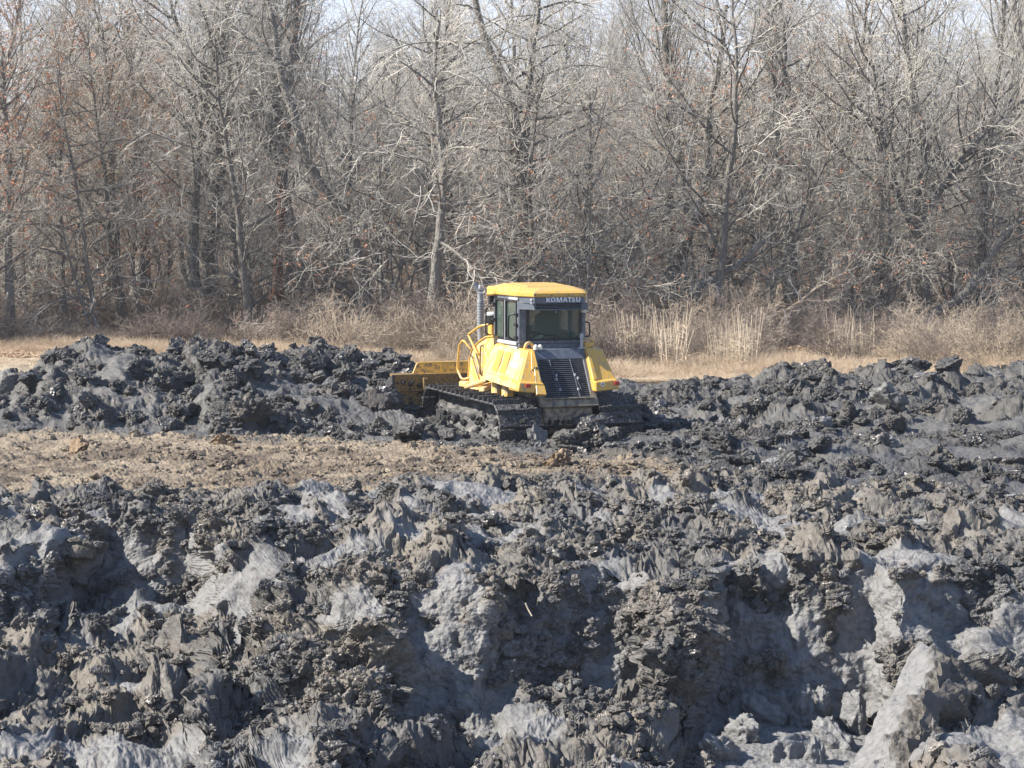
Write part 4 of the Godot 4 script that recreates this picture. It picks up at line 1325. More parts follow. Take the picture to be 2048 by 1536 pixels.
	# ---- blade and push frame
	var blade := one("blade", M.worn_yellow, o, func(g: Geo):
		for k in 6:
			var y0 := lerpf(-0.05, 0.88, k / 6.0)
			var y1 := lerpf(-0.05, 0.88, (k + 1) / 6.0)
			var z := func(y: float) -> float: return -5.42 + 0.16 * pow((y - 0.45) / 0.45, 2.0) * -1.0
			g.hexa([Vector3(-1.9, y0, z.call(y0) - 0.02), Vector3(1.9, y0, z.call(y0) - 0.02), Vector3(-1.9, y1, z.call(y1) - 0.02), Vector3(1.9, y1, z.call(y1) - 0.02), Vector3(-1.9, y0, -5.2), Vector3(1.9, y0, -5.2), Vector3(-1.9, y1, -5.2), Vector3(1.9, y1, -5.2)], 0.0)
		g.box(Vector3(-1.86, 0.52, -5.205), Vector3(1.86, 0.555, -5.16), 0.01)
		g.box(Vector3(-1.3, 0.15, -5.2), Vector3(-1.2, 0.8, -5.1), 0.01))
	one("end_plate", M.track_mud, blade, func(g: Geo): g.hexa([Vector3(-1.97, -0.1, -5.75), Vector3(-1.9, -0.1, -5.75), Vector3(-1.97, 0.7, -5.7), Vector3(-1.9, 0.7, -5.7), Vector3(-1.97, -0.1, -5.18), Vector3(-1.9, -0.1, -5.18), Vector3(-1.97, 0.885, -5.2), Vector3(-1.9, 0.885, -5.2)], 0.012))
	one("spill_guard", M.rusty_yellow, blade, func(g: Geo):
		g.hexa([Vector3(-1.46, 0.86, -5.36), Vector3(1.46, 0.86, -5.36), Vector3(-1.34, 1.10, -5.44), Vector3(1.34, 1.10, -5.44), Vector3(-1.46, 0.86, -5.3), Vector3(1.46, 0.86, -5.3), Vector3(-1.34, 1.10, -5.40), Vector3(1.34, 1.10, -5.40)], 0.01))
	one("spill_guard_lip", M.yellow_paint, blade, func(g: Geo): g.pipe([Vector3(-1.46, 0.88, -5.33), Vector3(-1.34, 1.1, -5.42), Vector3(1.34, 1.1, -5.42), Vector3(1.46, 0.88, -5.33)], 0.022, 8))
	one("push_frame", M.track_mud, o, func(g: Geo):
		for s in [-1.0, 1.0]:
			g.box(Vector3(s * 0.48 - 0.08, 0.1, -5.15), Vector3(s * 0.48 + 0.08, 0.34, -3.2), 0.02)
		g.box(Vector3(-0.5, 0.12, -5.1), Vector3(0.5, 0.4, -4.85), 0.02))
	# clay caked on the tail and along the lower edges
	rng.seed = 63
	var cake := []
	for k in 150:
		var p := Vector3(rng.randf_range(-0.5, 0.5), 0.2 + 0.14 * rng.randf(), -0.155)
		if k % 3 == 1:
			p = Vector3(rng.randf_range(-1.85, -1.2), rng.randf_range(0.0, 0.75), -5.19)
		elif k % 3 == 2:
			p = Vector3((-1.0 if k % 2 else 1.0) * rng.randf_range(0.5, 0.62), rng.randf_range(0.2, 0.9), rng.randf_range(-2.5, -0.3))
		cake.append(Transform3D(Basis.from_euler(Vector3(rng.randf() * TAU, rng.randf() * TAU, 0)).scaled(Vector3.ONE * (0.012 + 0.05 * pow(rng.randf(), 2.0))), p))
	for k in 260:
		var side := -1.0 if k % 3 else 1.0
		var e: Array = stadium(rng.randf_range(-1.2, 5.2), 0.47)
		var p := Vector3(side * rng.randf_range(0.62, 1.46), e[0].y, e[0].x)
		if k % 2:
			p = Vector3(side * rng.randf_range(1.25, 1.42), rng.randf_range(-0.1, 0.35), rng.randf_range(-4.3, -0.2))
		cake.append(Transform3D(Basis.from_euler(Vector3(rng.randf() * TAU, rng.randf() * TAU, 0)).scaled(Vector3.ONE * (0.012 + 0.06 * pow(rng.randf(), 2.0))), p))
	scatter("caked_mud", torn_mesh(777, 6), M.track_mud, cake, [], o)

# ------------------------------------------------------------------ the winter wood
# how a tree branches, level by level below the trunk
class Habit:
	var count := [16, 6, 5, 3]          # children of the trunk, of a limb, of a branch, of a spray
	var start := [0.25, 0.2, 0.15, 0.2] # from where along the parent they leave
	var reach := [4.2, 1.7, 0.8, 0.38]  # their length in metres
	var spread := [50.0, 45.0, 42.0, 45.0]
	var lift := [0.10, 0.05, 0.03, 0.02]
	var wiggle := [0.16, 0.22, 0.3, 0.38]
	var thick := [0.055, 0.024, 0.0135, 0.010]
	var segs := [8, 5, 4, 4]
	var levels := 4

func stem(from: Vector3, dir: Vector3, length: float, segs: int, wiggle: float, lift: float) -> PackedVector3Array:
	var path := PackedVector3Array([from])
	var p := from
	var d := dir
	for k in segs:
		d = (d + Vector3(rng.randf_range(-1, 1), rng.randf_range(-1, 1), rng.randf_range(-1, 1)) * wiggle + Vector3.UP * lift).normalized()
		p += d * length / segs
		path.append(p)
	return path

func taper(m: int, a: float, b: float) -> PackedFloat32Array:
	var r := PackedFloat32Array()
	for k in m:
		r.append(lerpf(a, b, k / float(m - 1)))
	return r

func branch_out(thick: Geo, thin: Geo, tips: Array, path: PackedVector3Array, r0: float, r1: float, level: int, h: Habit) -> void:
	var m := path.size()
	var length := 0.0
	for k in m - 1:
		length += path[k].distance_to(path[k + 1])
	var n: int = h.count[level]
	if level > 0:
		n = maxi(2, roundi(n * clampf(length / h.reach[level - 1], 0.5, 1.4)))
	var around := rng.randf() * TAU
	for k in n:
		var t: float = lerpf(h.start[level], 1.0, pow((k + rng.randf()) / n, 0.85))
		var f := t * (m - 1)
		var a := mini(int(f), m - 2)
		var p := path[a].lerp(path[a + 1], f - a)
		var d := (path[a + 1] - path[a]).normalized()
		around += 2.4 + rng.randf_range(-0.5, 0.5)
		var u := d.cross(Vector3(0.3, 0.1, 0.95)).normalized()
		var side := u.rotated(d, around)
		var ang: float = deg_to_rad(h.spread[level] * rng.randf_range(0.6, 1.25))
		var dir := d * cos(ang) + side * sin(ang)
		var reach: float = h.reach[level] * rng.randf_range(0.6, 1.25) * (1.0 - 0.5 * t if level == 0 else 1.0 - 0.35 * t)
		var rr := lerpf(r0, r1, t)
		var r: float = minf(rr * 0.75, h.thick[level] * rng.randf_range(0.75, 1.25) * (1.0 - 0.3 * t))
		var sub := stem(p, dir, reach, h.segs[level], h.wiggle[level], h.lift[level])
		var last := level == h.levels - 1
		var r_end := 0.006 if level >= 1 else 0.011
		(thick if level == 0 else thin).tube(sub, taper(sub.size(), r, r_end), 5 if level == 0 else 3)
		if last:
			tips.append(sub[sub.size() - 1])
			if sub.size() > 2:
				tips.append(sub[sub.size() / 2])
		else:
			branch_out(thick, thin, tips, sub, r, r_end, level + 1, h)

func tree_meshes(trunks: Array, h: Habit, leaves := 0.0) -> Array:
	# trunks: [path, radius at foot, radius at top]
	var thick := Geo.new()
	var thin := Geo.new()
	var leaf := Geo.new()
	var tips := []
	for t in trunks:
		var path: PackedVector3Array = t[0]
		var r := PackedFloat32Array()
		var m := path.size()
		for k in m:
			var u := k / float(m - 1)
			r.append(lerpf(t[1], t[2], pow(u, 0.8)) * (1.0 + 0.5 * exp(-u * 22.0)) * rng.randf_range(0.94, 1.06))
		thick.tube(path, r, 9)
		branch_out(thick, thin, tips, path, t[1], t[2], 0, h)
	if leaves > 0.0:
		var bunch := field(rng.randi() % 999, 0.7, FastNoiseLite.TYPE_SIMPLEX_SMOOTH, 2)
		var low := 0.0
		for p in tips:
			low = maxf(low, p.y)
		for p in tips:
			var keep: float = leaves * 1.6 * (1.25 - (p as Vector3).y / low) * smoothstep(-0.05, 0.3, bunch.get_noise_3dv(p))
			if rng.randf() < keep:
				for k in 4:
					var a := Vector3(rng.randf_range(-1, 1), rng.randf_range(-1, 1), rng.randf_range(-1, 1)).normalized()
					var b := a.cross(Vector3(rng.randf_range(-1, 1), rng.randf_range(-1, 1), rng.randf_range(-1, 1))).normalized()
					leaf.leaf((p as Vector3) + a * rng.randf_range(0.03, 0.14), a * rng.randf_range(0.035, 0.06), b * rng.randf_range(0.02, 0.035))
	return [thick.mesh(), thin.mesh(), leaf.mesh() if leaf.v.size() else null]

func bole(height: float, lean: Vector2, segs := 14, wiggle := 0.15) -> PackedVector3Array:
	return stem(Vector3(0, -0.3, 0), Vector3(lean.x, 1.0, lean.y).normalized(), height, segs, wiggle, 0.09)

func plant_tree(called: String, meshes: Array, at_: Vector3, turn: float, size: float, label: String, group: String, bark: Material, twig: Material, category := "tree") -> Node3D:
	var t := thing(called, label, category, at_, turn, group)
	t.scale = Vector3.ONE * size
	obj("trunk", meshes[0], bark, t)
	obj("crown", meshes[1], twig, t)
	if meshes[2]:
		tag(obj("dead_leaves", meshes[2], M.russet_leaf, t), "", "", "", "stuff")
	return t

# a trunk drawn through points of the photograph at the tree's own distance; d may change along it
func traced(points: Array, foot_d: float) -> Array:
	var origin := Vector3.ZERO
	var raw := PackedVector3Array()
	for k in points.size():
		var q: Array = points[k]
		var p := at(q[0], q[1], foot_d + (q[2] if q.size() > 2 else 0.0))
		if k == 0:
			origin = Vector3(p.x, wood_floor(foot_d), p.z)
		raw.append(p - origin)
	var c := Curve3D.new()
	for k in raw.size():
		var tan_ := (raw[mini(k + 1, raw.size() - 1)] - raw[maxi(k - 1, 0)]) * 0.22
		c.add_point(raw[k], -tan_, tan_)
	c.bake_interval = 0.2
	var path := PackedVector3Array()
	var n := maxi(6, int(c.get_baked_length() / 0.6))
	for k in n + 1:
		path.append(c.sample_baked(c.get_baked_length() * k / n, true) + Vector3(rng.randf_range(-1, 1), 0, rng.randf_range(-1, 1)) * 0.03)
	return [origin, path]

func named_tree(called: String, label: String, foot_d: float, trunk_points: Array, radii: Array, h: Habit, leaves := 0.0, bark := "bark", twig := "twig", category := "tree") -> void:
	var trunks := []
	var origin := Vector3.ZERO
	for k in trunk_points.size():
		var t := traced(trunk_points[k], foot_d)
		if k == 0:
			origin = t[0]
		else:
			var shift: Vector3 = t[0] - origin
			for q in (t[1] as PackedVector3Array).size():
				t[1][q] += shift
		trunks.append([t[1], radii[k][0], radii[k][1]])
	plant_tree(called, tree_meshes(trunks, h, leaves), origin, 0.0, 1.0, label, "", M[bark], M[twig], category)

func habit(count: Array, start: Array, reach: Array, spread: Array, lift: Array, wiggle: Array) -> Habit:
	var h := Habit.new()
	h.count = count
	h.start = start
	h.reach = reach
	h.spread = spread
	h.lift = lift
	h.wiggle = wiggle
	return h

func zone_of(p: Vector3) -> String:
	var px := 1024.0 - FX * p.x / p.z
	return ", left quarter of the photo" if px < 512.0 else (", left of the cab" if px < 960.0 else (", above the cab" if px < 1260.0 else (", right of the cab" if px < 1600.0 else ", right edge of the photo")))

func wood() -> void:
	rng.seed = 77
	var upright := habit([26, 8, 6, 4], [0.22, 0.15, 0.15, 0.2], [4.4, 1.7, 0.85, 0.4], [42.0, 42.0, 42.0, 45.0], [0.13, 0.08, 0.05, 0.03], [0.17, 0.26, 0.38, 0.5])
	var wide := habit([26, 8, 6, 3], [0.2, 0.15, 0.15, 0.2], [5.0, 1.9, 0.9, 0.42], [62.0, 45.0, 45.0, 50.0], [0.08, 0.04, 0.02, 0.0], [0.2, 0.3, 0.42, 0.52])
	var drooping := habit([26, 8, 5, 3], [0.12, 0.15, 0.15, 0.2], [4.2, 1.8, 0.95, 0.45], [78.0, 42.0, 42.0, 45.0], [-0.03, -0.02, 0.02, 0.05], [0.2, 0.3, 0.44, 0.52])
	var spare := habit([9, 5, 4, 3], [0.35, 0.2, 0.2, 0.2], [2.6, 1.4, 0.8, 0.4], [48.0, 45.0, 45.0, 45.0], [0.1, 0.06, 0.04, 0.02], [0.2, 0.28, 0.38, 0.46])
	# ---- the trees one can pick out along the edge
	named_tree("leaning_tree", "grey tree whose trunk leans far to the left, left of the bulldozer's cab", 68.0, [[[738, 640], [728, 590], [712, 505], [690, 440], [650, 385], [615, 320], [590, 240], [560, 140], [545, 40], [520, -60]]], [[0.30, 0.07]], wide, 0.0, "bark", "twig_pale")
	named_tree("fallen_limb", "dark broken limb sloping down to the foot of the leaning tree", 68.6, [[[735, 615], [690, 580], [640, 550], [598, 522]], [[612, 540], [640, 500], [668, 462], [690, 440]]], [[0.15, 0.1], [0.11, 0.03]], spare, 0.0, "dark_bark", "twig", "branch")
	named_tree("twin_trunk_tree", "tall straight pair of trunks standing close together left of the leaning tree", 72.0, [[[572, 580], [573, 480], [565, 380], [572, 300], [580, 180], [590, 60], [600, -60]], [[545, 580], [550, 480], [552, 380], [556, 280], [552, 160], [548, 40], [545, -50]]], [[0.24, 0.08], [0.2, 0.07]], upright, 0.12, "bark", "twig")
	named_tree("dead_tree", "red brown snapped tree trunk beside the tall pair of trunks", 71.2, [[[553, 600], [556, 520], [560, 440], [563, 370], [556, 352]]], [[0.21, 0.12]], habit([2, 2, 2, 2], [0.7, 0.3, 0.3, 0.3], [0.8, 0.5, 0.3, 0.2], [50.0, 45.0, 45.0, 45.0], [0.1, 0.05, 0.0, 0.0], [0.2, 0.2, 0.3, 0.3]), 0.0, "red_wood", "twig_brown", "dead trunk")
	named_tree("dark_trunk_tree", "tallest dark straight trunk in the left part of the wood", 74.0, [[[415, 590], [420, 500], [430, 400], [440, 300], [445, 180], [440, 60], [436, -70]]], [[0.36, 0.14]], upright, 0.0, "dark_bark", "twig")
	named_tree("forked_tree", "dark forked tree just left of the tallest dark straight trunk", 70.0, [[[386, 580], [388, 480], [392, 390], [396, 300], [405, 220], [380, 130], [350, 40], [330, -40]], [[394, 360], [402, 240], [420, 150], [440, 70]]], [[0.22, 0.06], [0.12, 0.05]], wide, 0.0, "dark_bark", "twig_pale")
	named_tree("stout_tree", "stout short grey trunk standing on the leaf litter at left", 78.0, [[[282, 590], [284, 520], [280, 440], [276, 360], [270, 260], [262, 150], [255, 40]]], [[0.34, 0.1]], upright, 0.1, "bark", "twig")
	named_tree("slim_tree", "slim tree standing clear on the sunlit leaf litter near the left edge", 76.0, [[[168, 572], [162, 500], [160, 420], [165, 330], [158, 220], [150, 110]]], [[0.12, 0.03]], spare, 0.25, "bark", "twig")
	named_tree("slim_tree", "slim bare tree just right of the leftmost russet oak", 69.0, [[[126, 625], [126, 560], [122, 470], [118, 380], [122, 290], [110, 200]]], [[0.11, 0.03]], spare, 0.1, "bark", "twig")
	named_tree("russet_oak", "oak still holding many russet leaves at the left edge of the photo", 67.0, [[[18, 650], [20, 560], [15, 460], [22, 360], [12, 240], [5, 120]]], [[0.18, 0.05]], wide, 0.75, "bark", "twig_brown")
	named_tree("russet_oak", "oak with red leaves in its upper crown behind the slim left trees", 73.0, [[[235, 590], [230, 480], [225, 380], [222, 280], [215, 180], [205, 60]]], [[0.2, 0.05]], wide, 0.5, "bark", "twig_brown")
	named_tree("drooping_tree", "big dark tree with long drooping pale branches just behind the cab", 66.5, [[[1052, 590], [1054, 500], [1048, 420], [1040, 330], [1030, 240], [1000, 150], [968, 70], [945, -30]], [[1044, 380], [1052, 260], [1060, 150], [1075, 40], [1082, -40]]], [[0.33, 0.09], [0.16, 0.06]], drooping, 0.0, "dark_bark", "twig_pale")
	named_tree("arching_tree", "tree whose pale branches arch down in front of the wood left of the exhaust pipe", 65.0, [[[868, 620], [872, 540], [880, 450], [888, 360], [880, 260], [870, 150], [880, 30]]], [[0.2, 0.05]], drooping, 0.0, "bark", "twig_pale")
	named_tree("slim_tree", "thin dark trunk rising right behind the cab roof's right end", 66.0, [[[1176, 640], [1176, 560], [1168, 470], [1176, 380], [1182, 290], [1178, 180]]], [[0.1, 0.03]], spare, 0.0, "dark_bark", "twig")
	named_tree("straight_tree", "dark straight tree with ascending limbs above the cab's right side", 72.0, [[[1345, 600], [1342, 500], [1338, 400], [1335, 300], [1336, 200], [1330, 90], [1328, -40]]], [[0.27, 0.1]], upright, 0.0, "dark_bark", "twig")
	named_tree("bent_tree", "dark tree leaning right behind the broken pale limb", 70.0, [[[1352, 560], [1366, 490], [1395, 430], [1408, 380], [1415, 310], [1418, 220], [1440, 120], [1452, 10]]], [[0.3, 0.07]], wide, 0.3, "dark_bark", "twig")
	named_tree("broken_tree", "broken leaning trunk with torn pale limb lying to the right of the bulldozer", 65.5, [[[1320, 690], [1345, 650], [1380, 600], [1404, 570]], [[1404, 572], [1440, 552], [1490, 520], [1520, 490], [1560, 455], [1600, 440]]], [[0.24, 0.17], [0.12, 0.03]], habit([8, 5, 4, 3], [0.3, 0.2, 0.2, 0.2], [1.6, 1.0, 0.7, 0.4], [60.0, 45.0, 45.0, 45.0], [0.02, 0.02, 0.0, 0.0], [0.2, 0.25, 0.32, 0.38]), 0.0, "bark", "twig_pale", "broken tree")
	named_tree("leaning_sapling", "thin dark tree leaning right over the pale leaf litter", 66.0, [[[1506, 640], [1540, 580], [1572, 510], [1596, 450], [1625, 380], [1660, 310]]], [[0.11, 0.03]], spare, 0.0, "dark_bark", "twig_pale")
	named_tree("low_branch", "pale low branch reaching right over the reeds", 64.5, [[[1500, 648], [1545, 632], [1590, 610], [1640, 572], [1690, 545]]], [[0.06, 0.015]], habit([9, 4, 3, 2], [0.2, 0.2, 0.2, 0.2], [1.2, 0.7, 0.4, 0.3], [45.0, 45.0, 45.0, 45.0], [0.04, 0.02, 0.0, 0.0], [0.2, 0.25, 0.3, 0.35]), 0.0, "pale_wood", "twig_pale", "branch")
	named_tree("many_limbed_tree", "many limbed dark tree with wide ascending branches in the right part of the wood", 67.0, [[[1846, 660], [1846, 560], [1838, 470], [1842, 390], [1850, 300], [1830, 200], [1812, 90], [1800, -20]], [[1842, 480], [1800, 400], [1770, 320], [1760, 230], [1745, 130]], [[1840, 440], [1890, 370], [1940, 300], [2000, 240], [2060, 190]]], [[0.28, 0.07], [0.15, 0.05], [0.14, 0.04]], wide, 0.0, "dark_bark", "twig_pale")
	named_tree("fallen_tree", "fallen tree propped up at a slant at the right edge", 66.5, [[[1840, 648], [1880, 620], [1930, 590], [1965, 540], [2000, 480], [2045, 440], [2110, 390]], [[1862, 650], [1910, 640], [1960, 630]]], [[0.2, 0.1], [0.1, 0.06]], spare, 0.0, "bark", "twig_pale", "fallen tree")
	named_tree("far_right_tree", "straight trunk behind the fallen tree at the right edge", 70.0, [[[1960, 660], [1962, 570], [1966, 470], [1970, 360], [1985, 240], [2000, 110], [2010, -20]]], [[0.2, 0.06]], upright, 0.0, "dark_bark", "twig")
	named_tree("yellowish_tree", "tree with yellowish upper twigs left of the many limbed tree", 70.0, [[[1690, 640], [1696, 540], [1690, 440], [1682, 340], [1700, 230], [1720, 120], [1735, 0]]], [[0.2, 0.05]], upright, 0.0, "bark", "twig_brown")
	named_tree("hollow_tree", "grey thick trunked tree half hidden by twigs behind the thin dark sapling", 71.0, [[[1590, 640], [1585, 540], [1575, 440], [1560, 340], [1556, 220], [1570, 100], [1560, -20]]], [[0.25, 0.07]], wide, 0.0, "bark", "twig")
	# ---- the ranks behind them: a few kinds, each copied
	var kinds := []
	for k in 3:
		kinds.append(["tall_tree", tree_meshes([[bole(rng.randf_range(14, 17), Vector2(rng.randf_range(-0.16, 0.16), rng.randf_range(-0.16, 0.16))), 0.2, 0.03]], upright), M.bark, M.twig, "tall bare grey tree standing in the wood", "tall bare trees in the wood"])
	for k in 2:
		kinds.append(["spreading_tree", tree_meshes([[bole(rng.randf_range(12, 14), Vector2(rng.randf_range(-0.28, 0.28), 0.0)), 0.2, 0.03]], wide), M.dark_bark, M.twig_pale, "spreading dark barked bare tree in the wood", "spreading bare trees in the wood"])
	for k in 2:
		kinds.append(["thicket_tree", tree_meshes([[bole(rng.randf_range(8, 10), Vector2(rng.randf_range(-0.15, 0.15), 0.0), 10, 0.1), 0.1, 0.02], [bole(rng.randf_range(7, 9), Vector2(rng.randf_range(-0.3, 0.3), 0.2), 10, 0.1), 0.08, 0.02]], drooping, 0.10), M.bark, M.twig, "low bushy many twigged tree among the trunks", "low bushy trees at the wood's edge"])
	kinds.append(["leafy_oak", tree_meshes([[bole(9.5, Vector2(0.05, 0.0)), 0.14, 0.03]], wide, 0.5), M.bark, M.twig_brown, "young oak with dead russet leaves", "young oaks with dead leaves"])
	var spots := []
	var d := 66.0
	while d < 112.0:
		var half := d * 0.27 * 1.3 + 2.0
		var x := -half
		while x < half:
			spots.append(Vector3(x + rng.randf_range(-1.2, 1.2), 0, -(d + rng.randf_range(-1.6, 1.6))))
			x += rng.randf_range(3.2, 5.2) * (0.85 if d < 75.0 else 1.0)
		d += 4.2 if d < 80.0 else 6.5
	for p in spots:
		var near: bool = p.z > -71.0
		var pick: int = [5, 6, 5, 6, 7, 3][rng.randi() % 6] if near else [0, 1, 2, 0, 1, 2, 3, 4, 5, 6, 7][rng.randi() % 11]
		if pick == 7 and p.x > 4.0 and rng.randf() < 0.5:
			pick = 5
		if (pick == 5 or pick == 6) and 1024.0 - FX * p.x / p.z < 760.0 and rng.randf() < 0.5:
			continue
		var kd: Array = kinds[pick]
		var where := zone_of(p)
		plant_tree(kd[0], kd[1], Vector3(p.x, wood_floor(-p.z), p.z), rng.randf() * TAU, rng.randf_range(0.75, 1.05), kd[4] + where, kd[5] + where, kd[2], kd[3])
	# ---- the deep wood, one mass
	var deep := tag(thing("deep_wood", "dense grey mass of far bare trees closing the view behind the wood", "wood"), "", "", "", "stuff")
	for k in 5:
		var places := []
		for q in 90:
			var dd := rng.randf_range(108.0, 235.0)
			places.append(Transform3D(Basis(Vector3.UP, rng.randf() * TAU).scaled(Vector3.ONE * rng.randf_range(0.65, 0.95)), Vector3(rng.randf_range(-1, 1) * (dd * 0.34 + 3.0), wood_floor(dd), -dd)))
		scatter("trunks", kinds[k][1][0], kinds[k][2], places, [], deep)
		scatter("crowns", kinds[k][1][1], kinds[k][3], places, [], deep)
	# thin saplings crowding between the trunks
	for k in 3:
		var m := tree_meshes([[bole(rng.randf_range(6.0, 8.0), Vector2(rng.randf_range(-0.3, 0.3), 0.1), 9, 0.16), 0.05, 0.012], [bole(rng.randf_range(4.0, 6.0), Vector2(rng.randf_range(-0.5, 0.5), -0.1), 8, 0.18), 0.035, 0.01]], spare)
		var places := []
		for q in 85:
			var dd := rng.randf_range(72.0, 115.0)
			places.append(Transform3D(Basis(Vector3.UP, rng.randf() * TAU).scaled(Vector3.ONE * rng.randf_range(0.6, 1.15)), Vector3(rng.randf_range(-1, 1) * (dd * 0.34 + 2.0), wood_floor(dd), -dd)))
		var grove := thing("sapling_thicket", ["thin grey saplings crowding between the trunks of the wood", "thin brownish saplings crowding between the trunks of the wood", "thin pale saplings crowding between the trunks of the wood"][k], "saplings")
		tag(grove, "", "", "", "stuff")
		scatter("stems", m[0], M.bark, places, [], grove)
		scatter("twigs", m[1], [M.twig, M.twig_brown, M.twig_pale][k], places, [], grove)
	underbrush()

func wood_edge(px: float) -> float:
	return lerpf(63.0, 54.0, smoothstep(150.0, 1150.0, px))

func underbrush() -> void:
	rng.seed = 501
	# shrubs: many fine stems from one foot
	var shrub_kinds := []
	for k in 4:
		var g := Geo.new()
		var tips := []
		var h := habit([7, 4, 3, 2], [0.2, 0.15, 0.2, 0.2], [0.8, 0.45, 0.3, 0.2], [45.0, 45.0, 45.0, 45.0], [0.05, 0.02, 0.0, 0.0], [0.22, 0.28, 0.35, 0.4])
		h.thick = [0.009, 0.006, 0.005, 0.004]
		h.segs = [5, 4, 3, 2]
		h.levels = 3
		for s in 22:
			var a := rng.randf() * TAU
			var out := rng.randf_range(0.15, 0.9)
			var path := stem(Vector3(cos(a) * 0.25, -0.1, sin(a) * 0.25), Vector3(cos(a) * out, 1.0, sin(a) * out).normalized(), rng.randf_range(1.2, 2.4), 7, 0.16, -0.06)
			g.tube(path, taper(8, 0.014, 0.004), 4)
			branch_out(g, g, tips, path, 0.014, 0.004, 0, h)
		shrub_kinds.append(g.mesh())
	var count := 0
	for k in 125:
		var px := rng.randf_range(-250.0, 2300.0) if k % 3 else rng.randf_range(760.0, 1640.0)
		var d := wood_edge(px) + (rng.randf_range(1.0, 9.0) if k < 105 else rng.randf_range(8.0, 20.0))
		var x := (px - 1024.0) / FX * d
		if (px < 500.0 or (px > 1490.0 and px < 1680.0)) and rng.randf() < 0.65:
			continue
		var o := obj("shrub", shrub_kinds[k % 4], [M.brush, M.dark_brush, M.twig_brown, M.dark_brush, M.dark_brush][rng.randi() % 5], self)
		o.position = Vector3(x, wood_floor(d) - 0.05, -d)
		var where := zone_of(o.position)
		tag(o, "tangled leafless shrub at the foot of the wood" + where, "shrub", "leafless shrubs along the wood's edge" + where)
		o.rotation.y = rng.randf() * TAU
		o.scale = Vector3.ONE * (0.35 + 0.65 * pow(rng.randf(), 1.4)) * Vector3(rng.randf_range(0.9, 1.5), 1.0, 1.0)
	# saplings and brush deeper in
	var places := []
	for k in 900:
		var d := 64.0 + 85.0 * pow(rng.randf(), 1.2)
		places.append(Transform3D(Basis(Vector3.UP, rng.randf() * TAU).scaled(Vector3(1, rng.randf_range(0.5, 1.1), 1) * rng.randf_range(0.35, 0.9)), Vector3(rng.randf_range(-1, 1) * (d * 0.34 + 1.0), wood_floor(d) - 0.05, -d)))
	for k in 3:
		scatter("brushwood", shrub_kinds[k], M.dark_brush if k < 2 else M.brush, places.slice(k * 300, k * 300 + 300)).set_meta("label", "low tangled brushwood on the floor of the wood")
	# fallen leaves
	var g := Geo.new()
	for k in 70:
		var a := Vector3(rng.randf_range(-1, 1), rng.randf_range(-0.4, 0.4), rng.randf_range(-1, 1)).normalized()
		var b := a.cross(Vector3(rng.randf_range(-0.5, 0.5), 1, rng.randf_range(-0.5, 0.5))).normalized()
		g.leaf(Vector3(rng.randf_range(-0.6, 0.6), rng.randf_range(0.01, 0.07), rng.randf_range(-0.6, 0.6)), a * rng.randf_range(0.04, 0.08), b * rng.randf_range(0.025, 0.045))
	var litter := g.mesh()
	places = []
	var tints := []
	for k in 9000:
		var d := 60.0 + 70.0 * pow(rng.randf(), 1.2)
		places.append(Transform3D(Basis(Vector3.UP, rng.randf() * TAU), Vector3(rng.randf_range(-1, 1) * (d * 0.34 + 1.0), wood_floor(d) + 0.0, -d)))
		var t := rng.randf()
		tints.append(Color(1, 1, 1).lerp(Color(0.75, 0.6, 0.5), t))
	scatter("fallen_leaves", litter, M.dry_leaf, places, tints).set_meta("label", "dry tan leaves carpeting the floor of the wood")
	# dry grass along the edge of the wood
	var tufts := []
	for k in 4:
		var t := Geo.new()
		for q in 46:
			var a := rng.randf() * TAU
			var out := rng.randf_range(0.05, 0.6)
			var foot := Vector3(cos(a), 0, sin(a)) * rng.randf_range(0.0, 0.22)
			var path := stem(foot, Vector3(cos(a) * out, 1.0, sin(a) * out).normalized(), rng.randf_range(0.25, 0.75), 4, 0.12, -0.14)
			t.tube(path, taper(5, 0.0055, 0.002), 3)
		tufts.append(t.mesh())
	for k in 4:
		places = []
		tints = []
		for q in 1500:
			var px := rng.randf_range(-350.0, 2400.0)
			var past := rng.randf_range(-7.0, 5.0) if rng.randf() < 0.6 else rng.randf_range(-2.5, 1.5)
			var d := maxf(wood_edge(px) + past, 50.5)
			var x := (px - 1024.0) / FX * d
			var tall := smoothstep(-3.0, 0.5, past + 1.2 * sin(x * 0.9))
			places.append(Transform3D(Basis(Vector3.UP, rng.randf() * TAU).scaled(Vector3(1, lerpf(0.18, 0.62, tall) * rng.randf_range(0.7, 1.3), 1)), Vector3(x, wood_floor(d) - 0.03, -d)))
			tints.append(Color(1, 1, 1).lerp(Color(0.7, 0.62, 0.55), rng.randf()))
		scatter("dry_grass", tufts[k], M.straw, places, tints).set_meta("label", "dry straw coloured grass along the foot of the wood")
	# tall reeds right of the bulldozer
	var canes := []
	for k in 3:
		var t := Geo.new()
		for q in 16:
			var a := rng.randf() * TAU
			var out := rng.randf_range(0.0, 0.22)
			var path := stem(Vector3(cos(a), 0, sin(a)) * rng.randf_range(0.05, 0.4), Vector3(cos(a) * out, 1.0, sin(a) * out).normalized(), rng.randf_range(1.0, 1.9), 5, 0.05, -0.02)
			t.tube(path, taper(6, 0.010, 0.005), 3)
			for s in 3:
				var leafy := stem(path[1 + s], Vector3(cos(a + s * 2.0), 0.9, sin(a + s * 2.0)).normalized(), 0.45, 3, 0.1, -0.3)
				t.tube(leafy, taper(4, 0.007, 0.002), 3)
		canes.append(t.mesh())
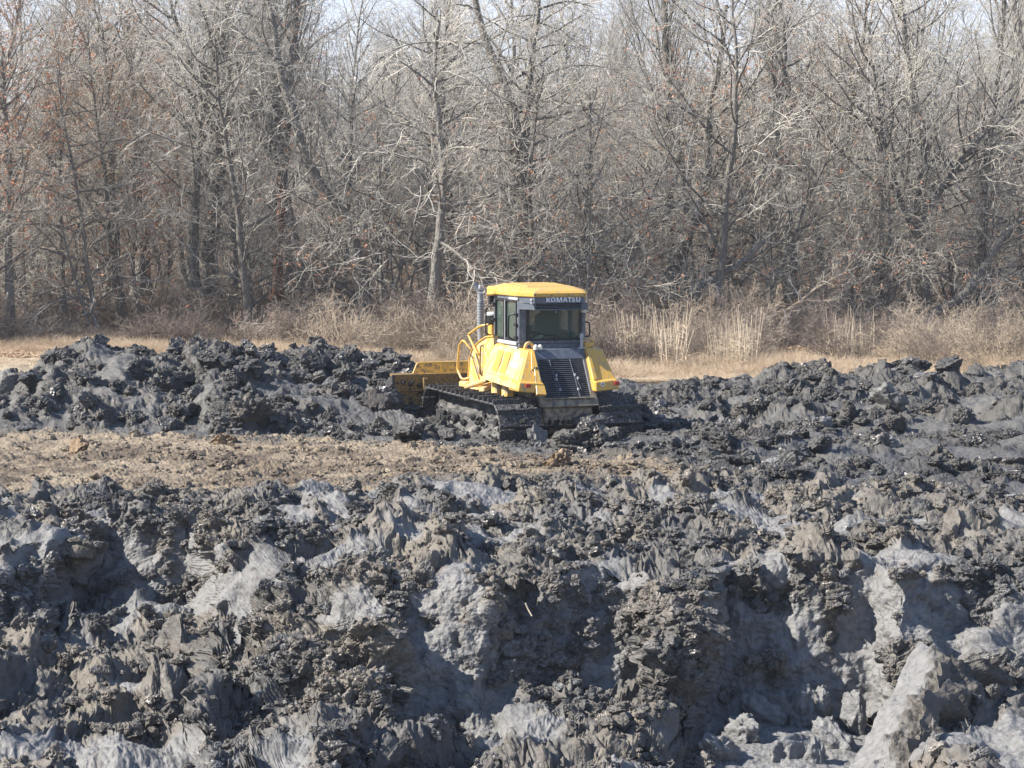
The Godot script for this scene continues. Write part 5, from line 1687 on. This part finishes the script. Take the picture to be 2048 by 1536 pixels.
	for k in 17:
		var px := rng.randf_range(1245, 1345) if k < 7 else (rng.randf_range(1430, 1530) if k < 14 else rng.randf_range(1660, 1900))
		var d := rng.randf_range(54.5, 56.5)
		var o := obj("reed_clump", canes[k % 3], M.straw, self)
		tag(o, "clump of tall pale dry reeds in front of the thicket right of the bulldozer", "reeds", "clumps of tall reeds right of the bulldozer")
		o.position = Vector3((px - 1024.0) / FX * d, wood_floor(d) - 0.03, -d)
		o.rotation.y = rng.randf() * TAU
		o.scale = Vector3.ONE * rng.randf_range(0.7, 1.05)

func _ready() -> void:
	var cam := Camera3D.new()
	cam.name = "camera"
	cam.fov = 2.0 * rad_to_deg(atan(768.0 / FX))
	cam.position = Vector3(0, EYE, 0)
	cam.rotation.x = -PITCH
	cam.near = 0.5
	cam.far = 4000.0
	add_child(cam)
	cam.current = true
	var env := Environment.new()
	var sky := ProceduralSkyMaterial.new()
	sky.sky_top_color = Color(0.40, 0.50, 0.66)
	sky.sky_horizon_color = Color(0.93, 0.95, 0.965)
	sky.sky_curve = 0.12
	sky.sky_energy_multiplier = 0.9
	sky.ground_horizon_color = Color(0.5, 0.47, 0.43)
	sky.ground_bottom_color = Color(0.25, 0.22, 0.2)
	sky.sun_angle_max = 12.0
	env.background_mode = Environment.BG_SKY
	env.sky = Sky.new()
	env.sky.sky_material = sky
	env.tonemap_mode = Environment.TONE_MAPPER_LINEAR
	env.tonemap_exposure = 2.15
	env.fog_enabled = true
	env.fog_density = 0.0004
	env.fog_light_color = Color(0.80, 0.85, 0.92)
	env.sdfgi_enabled = true
	env.ssao_enabled = true
	env.ssil_enabled = true
	var we := WorldEnvironment.new()
	we.name = "world_environment"
	we.environment = env
	add_child(we)
	var sun := DirectionalLight3D.new()
	sun.name = "sun"
	sun.light_energy = 1.6
	sun.light_color = Color(1.0, 0.965, 0.91)
	sun.light_angular_distance = 0.5
	sun.shadow_enabled = true
	add_child(sun)
	sun.look_at_from_position(Vector3(-0.76, 0.63, 0.09) * 10.0, Vector3.ZERO)
	materials()
	excavation()
	land()
	bulldozer()
	clods()
	wood()
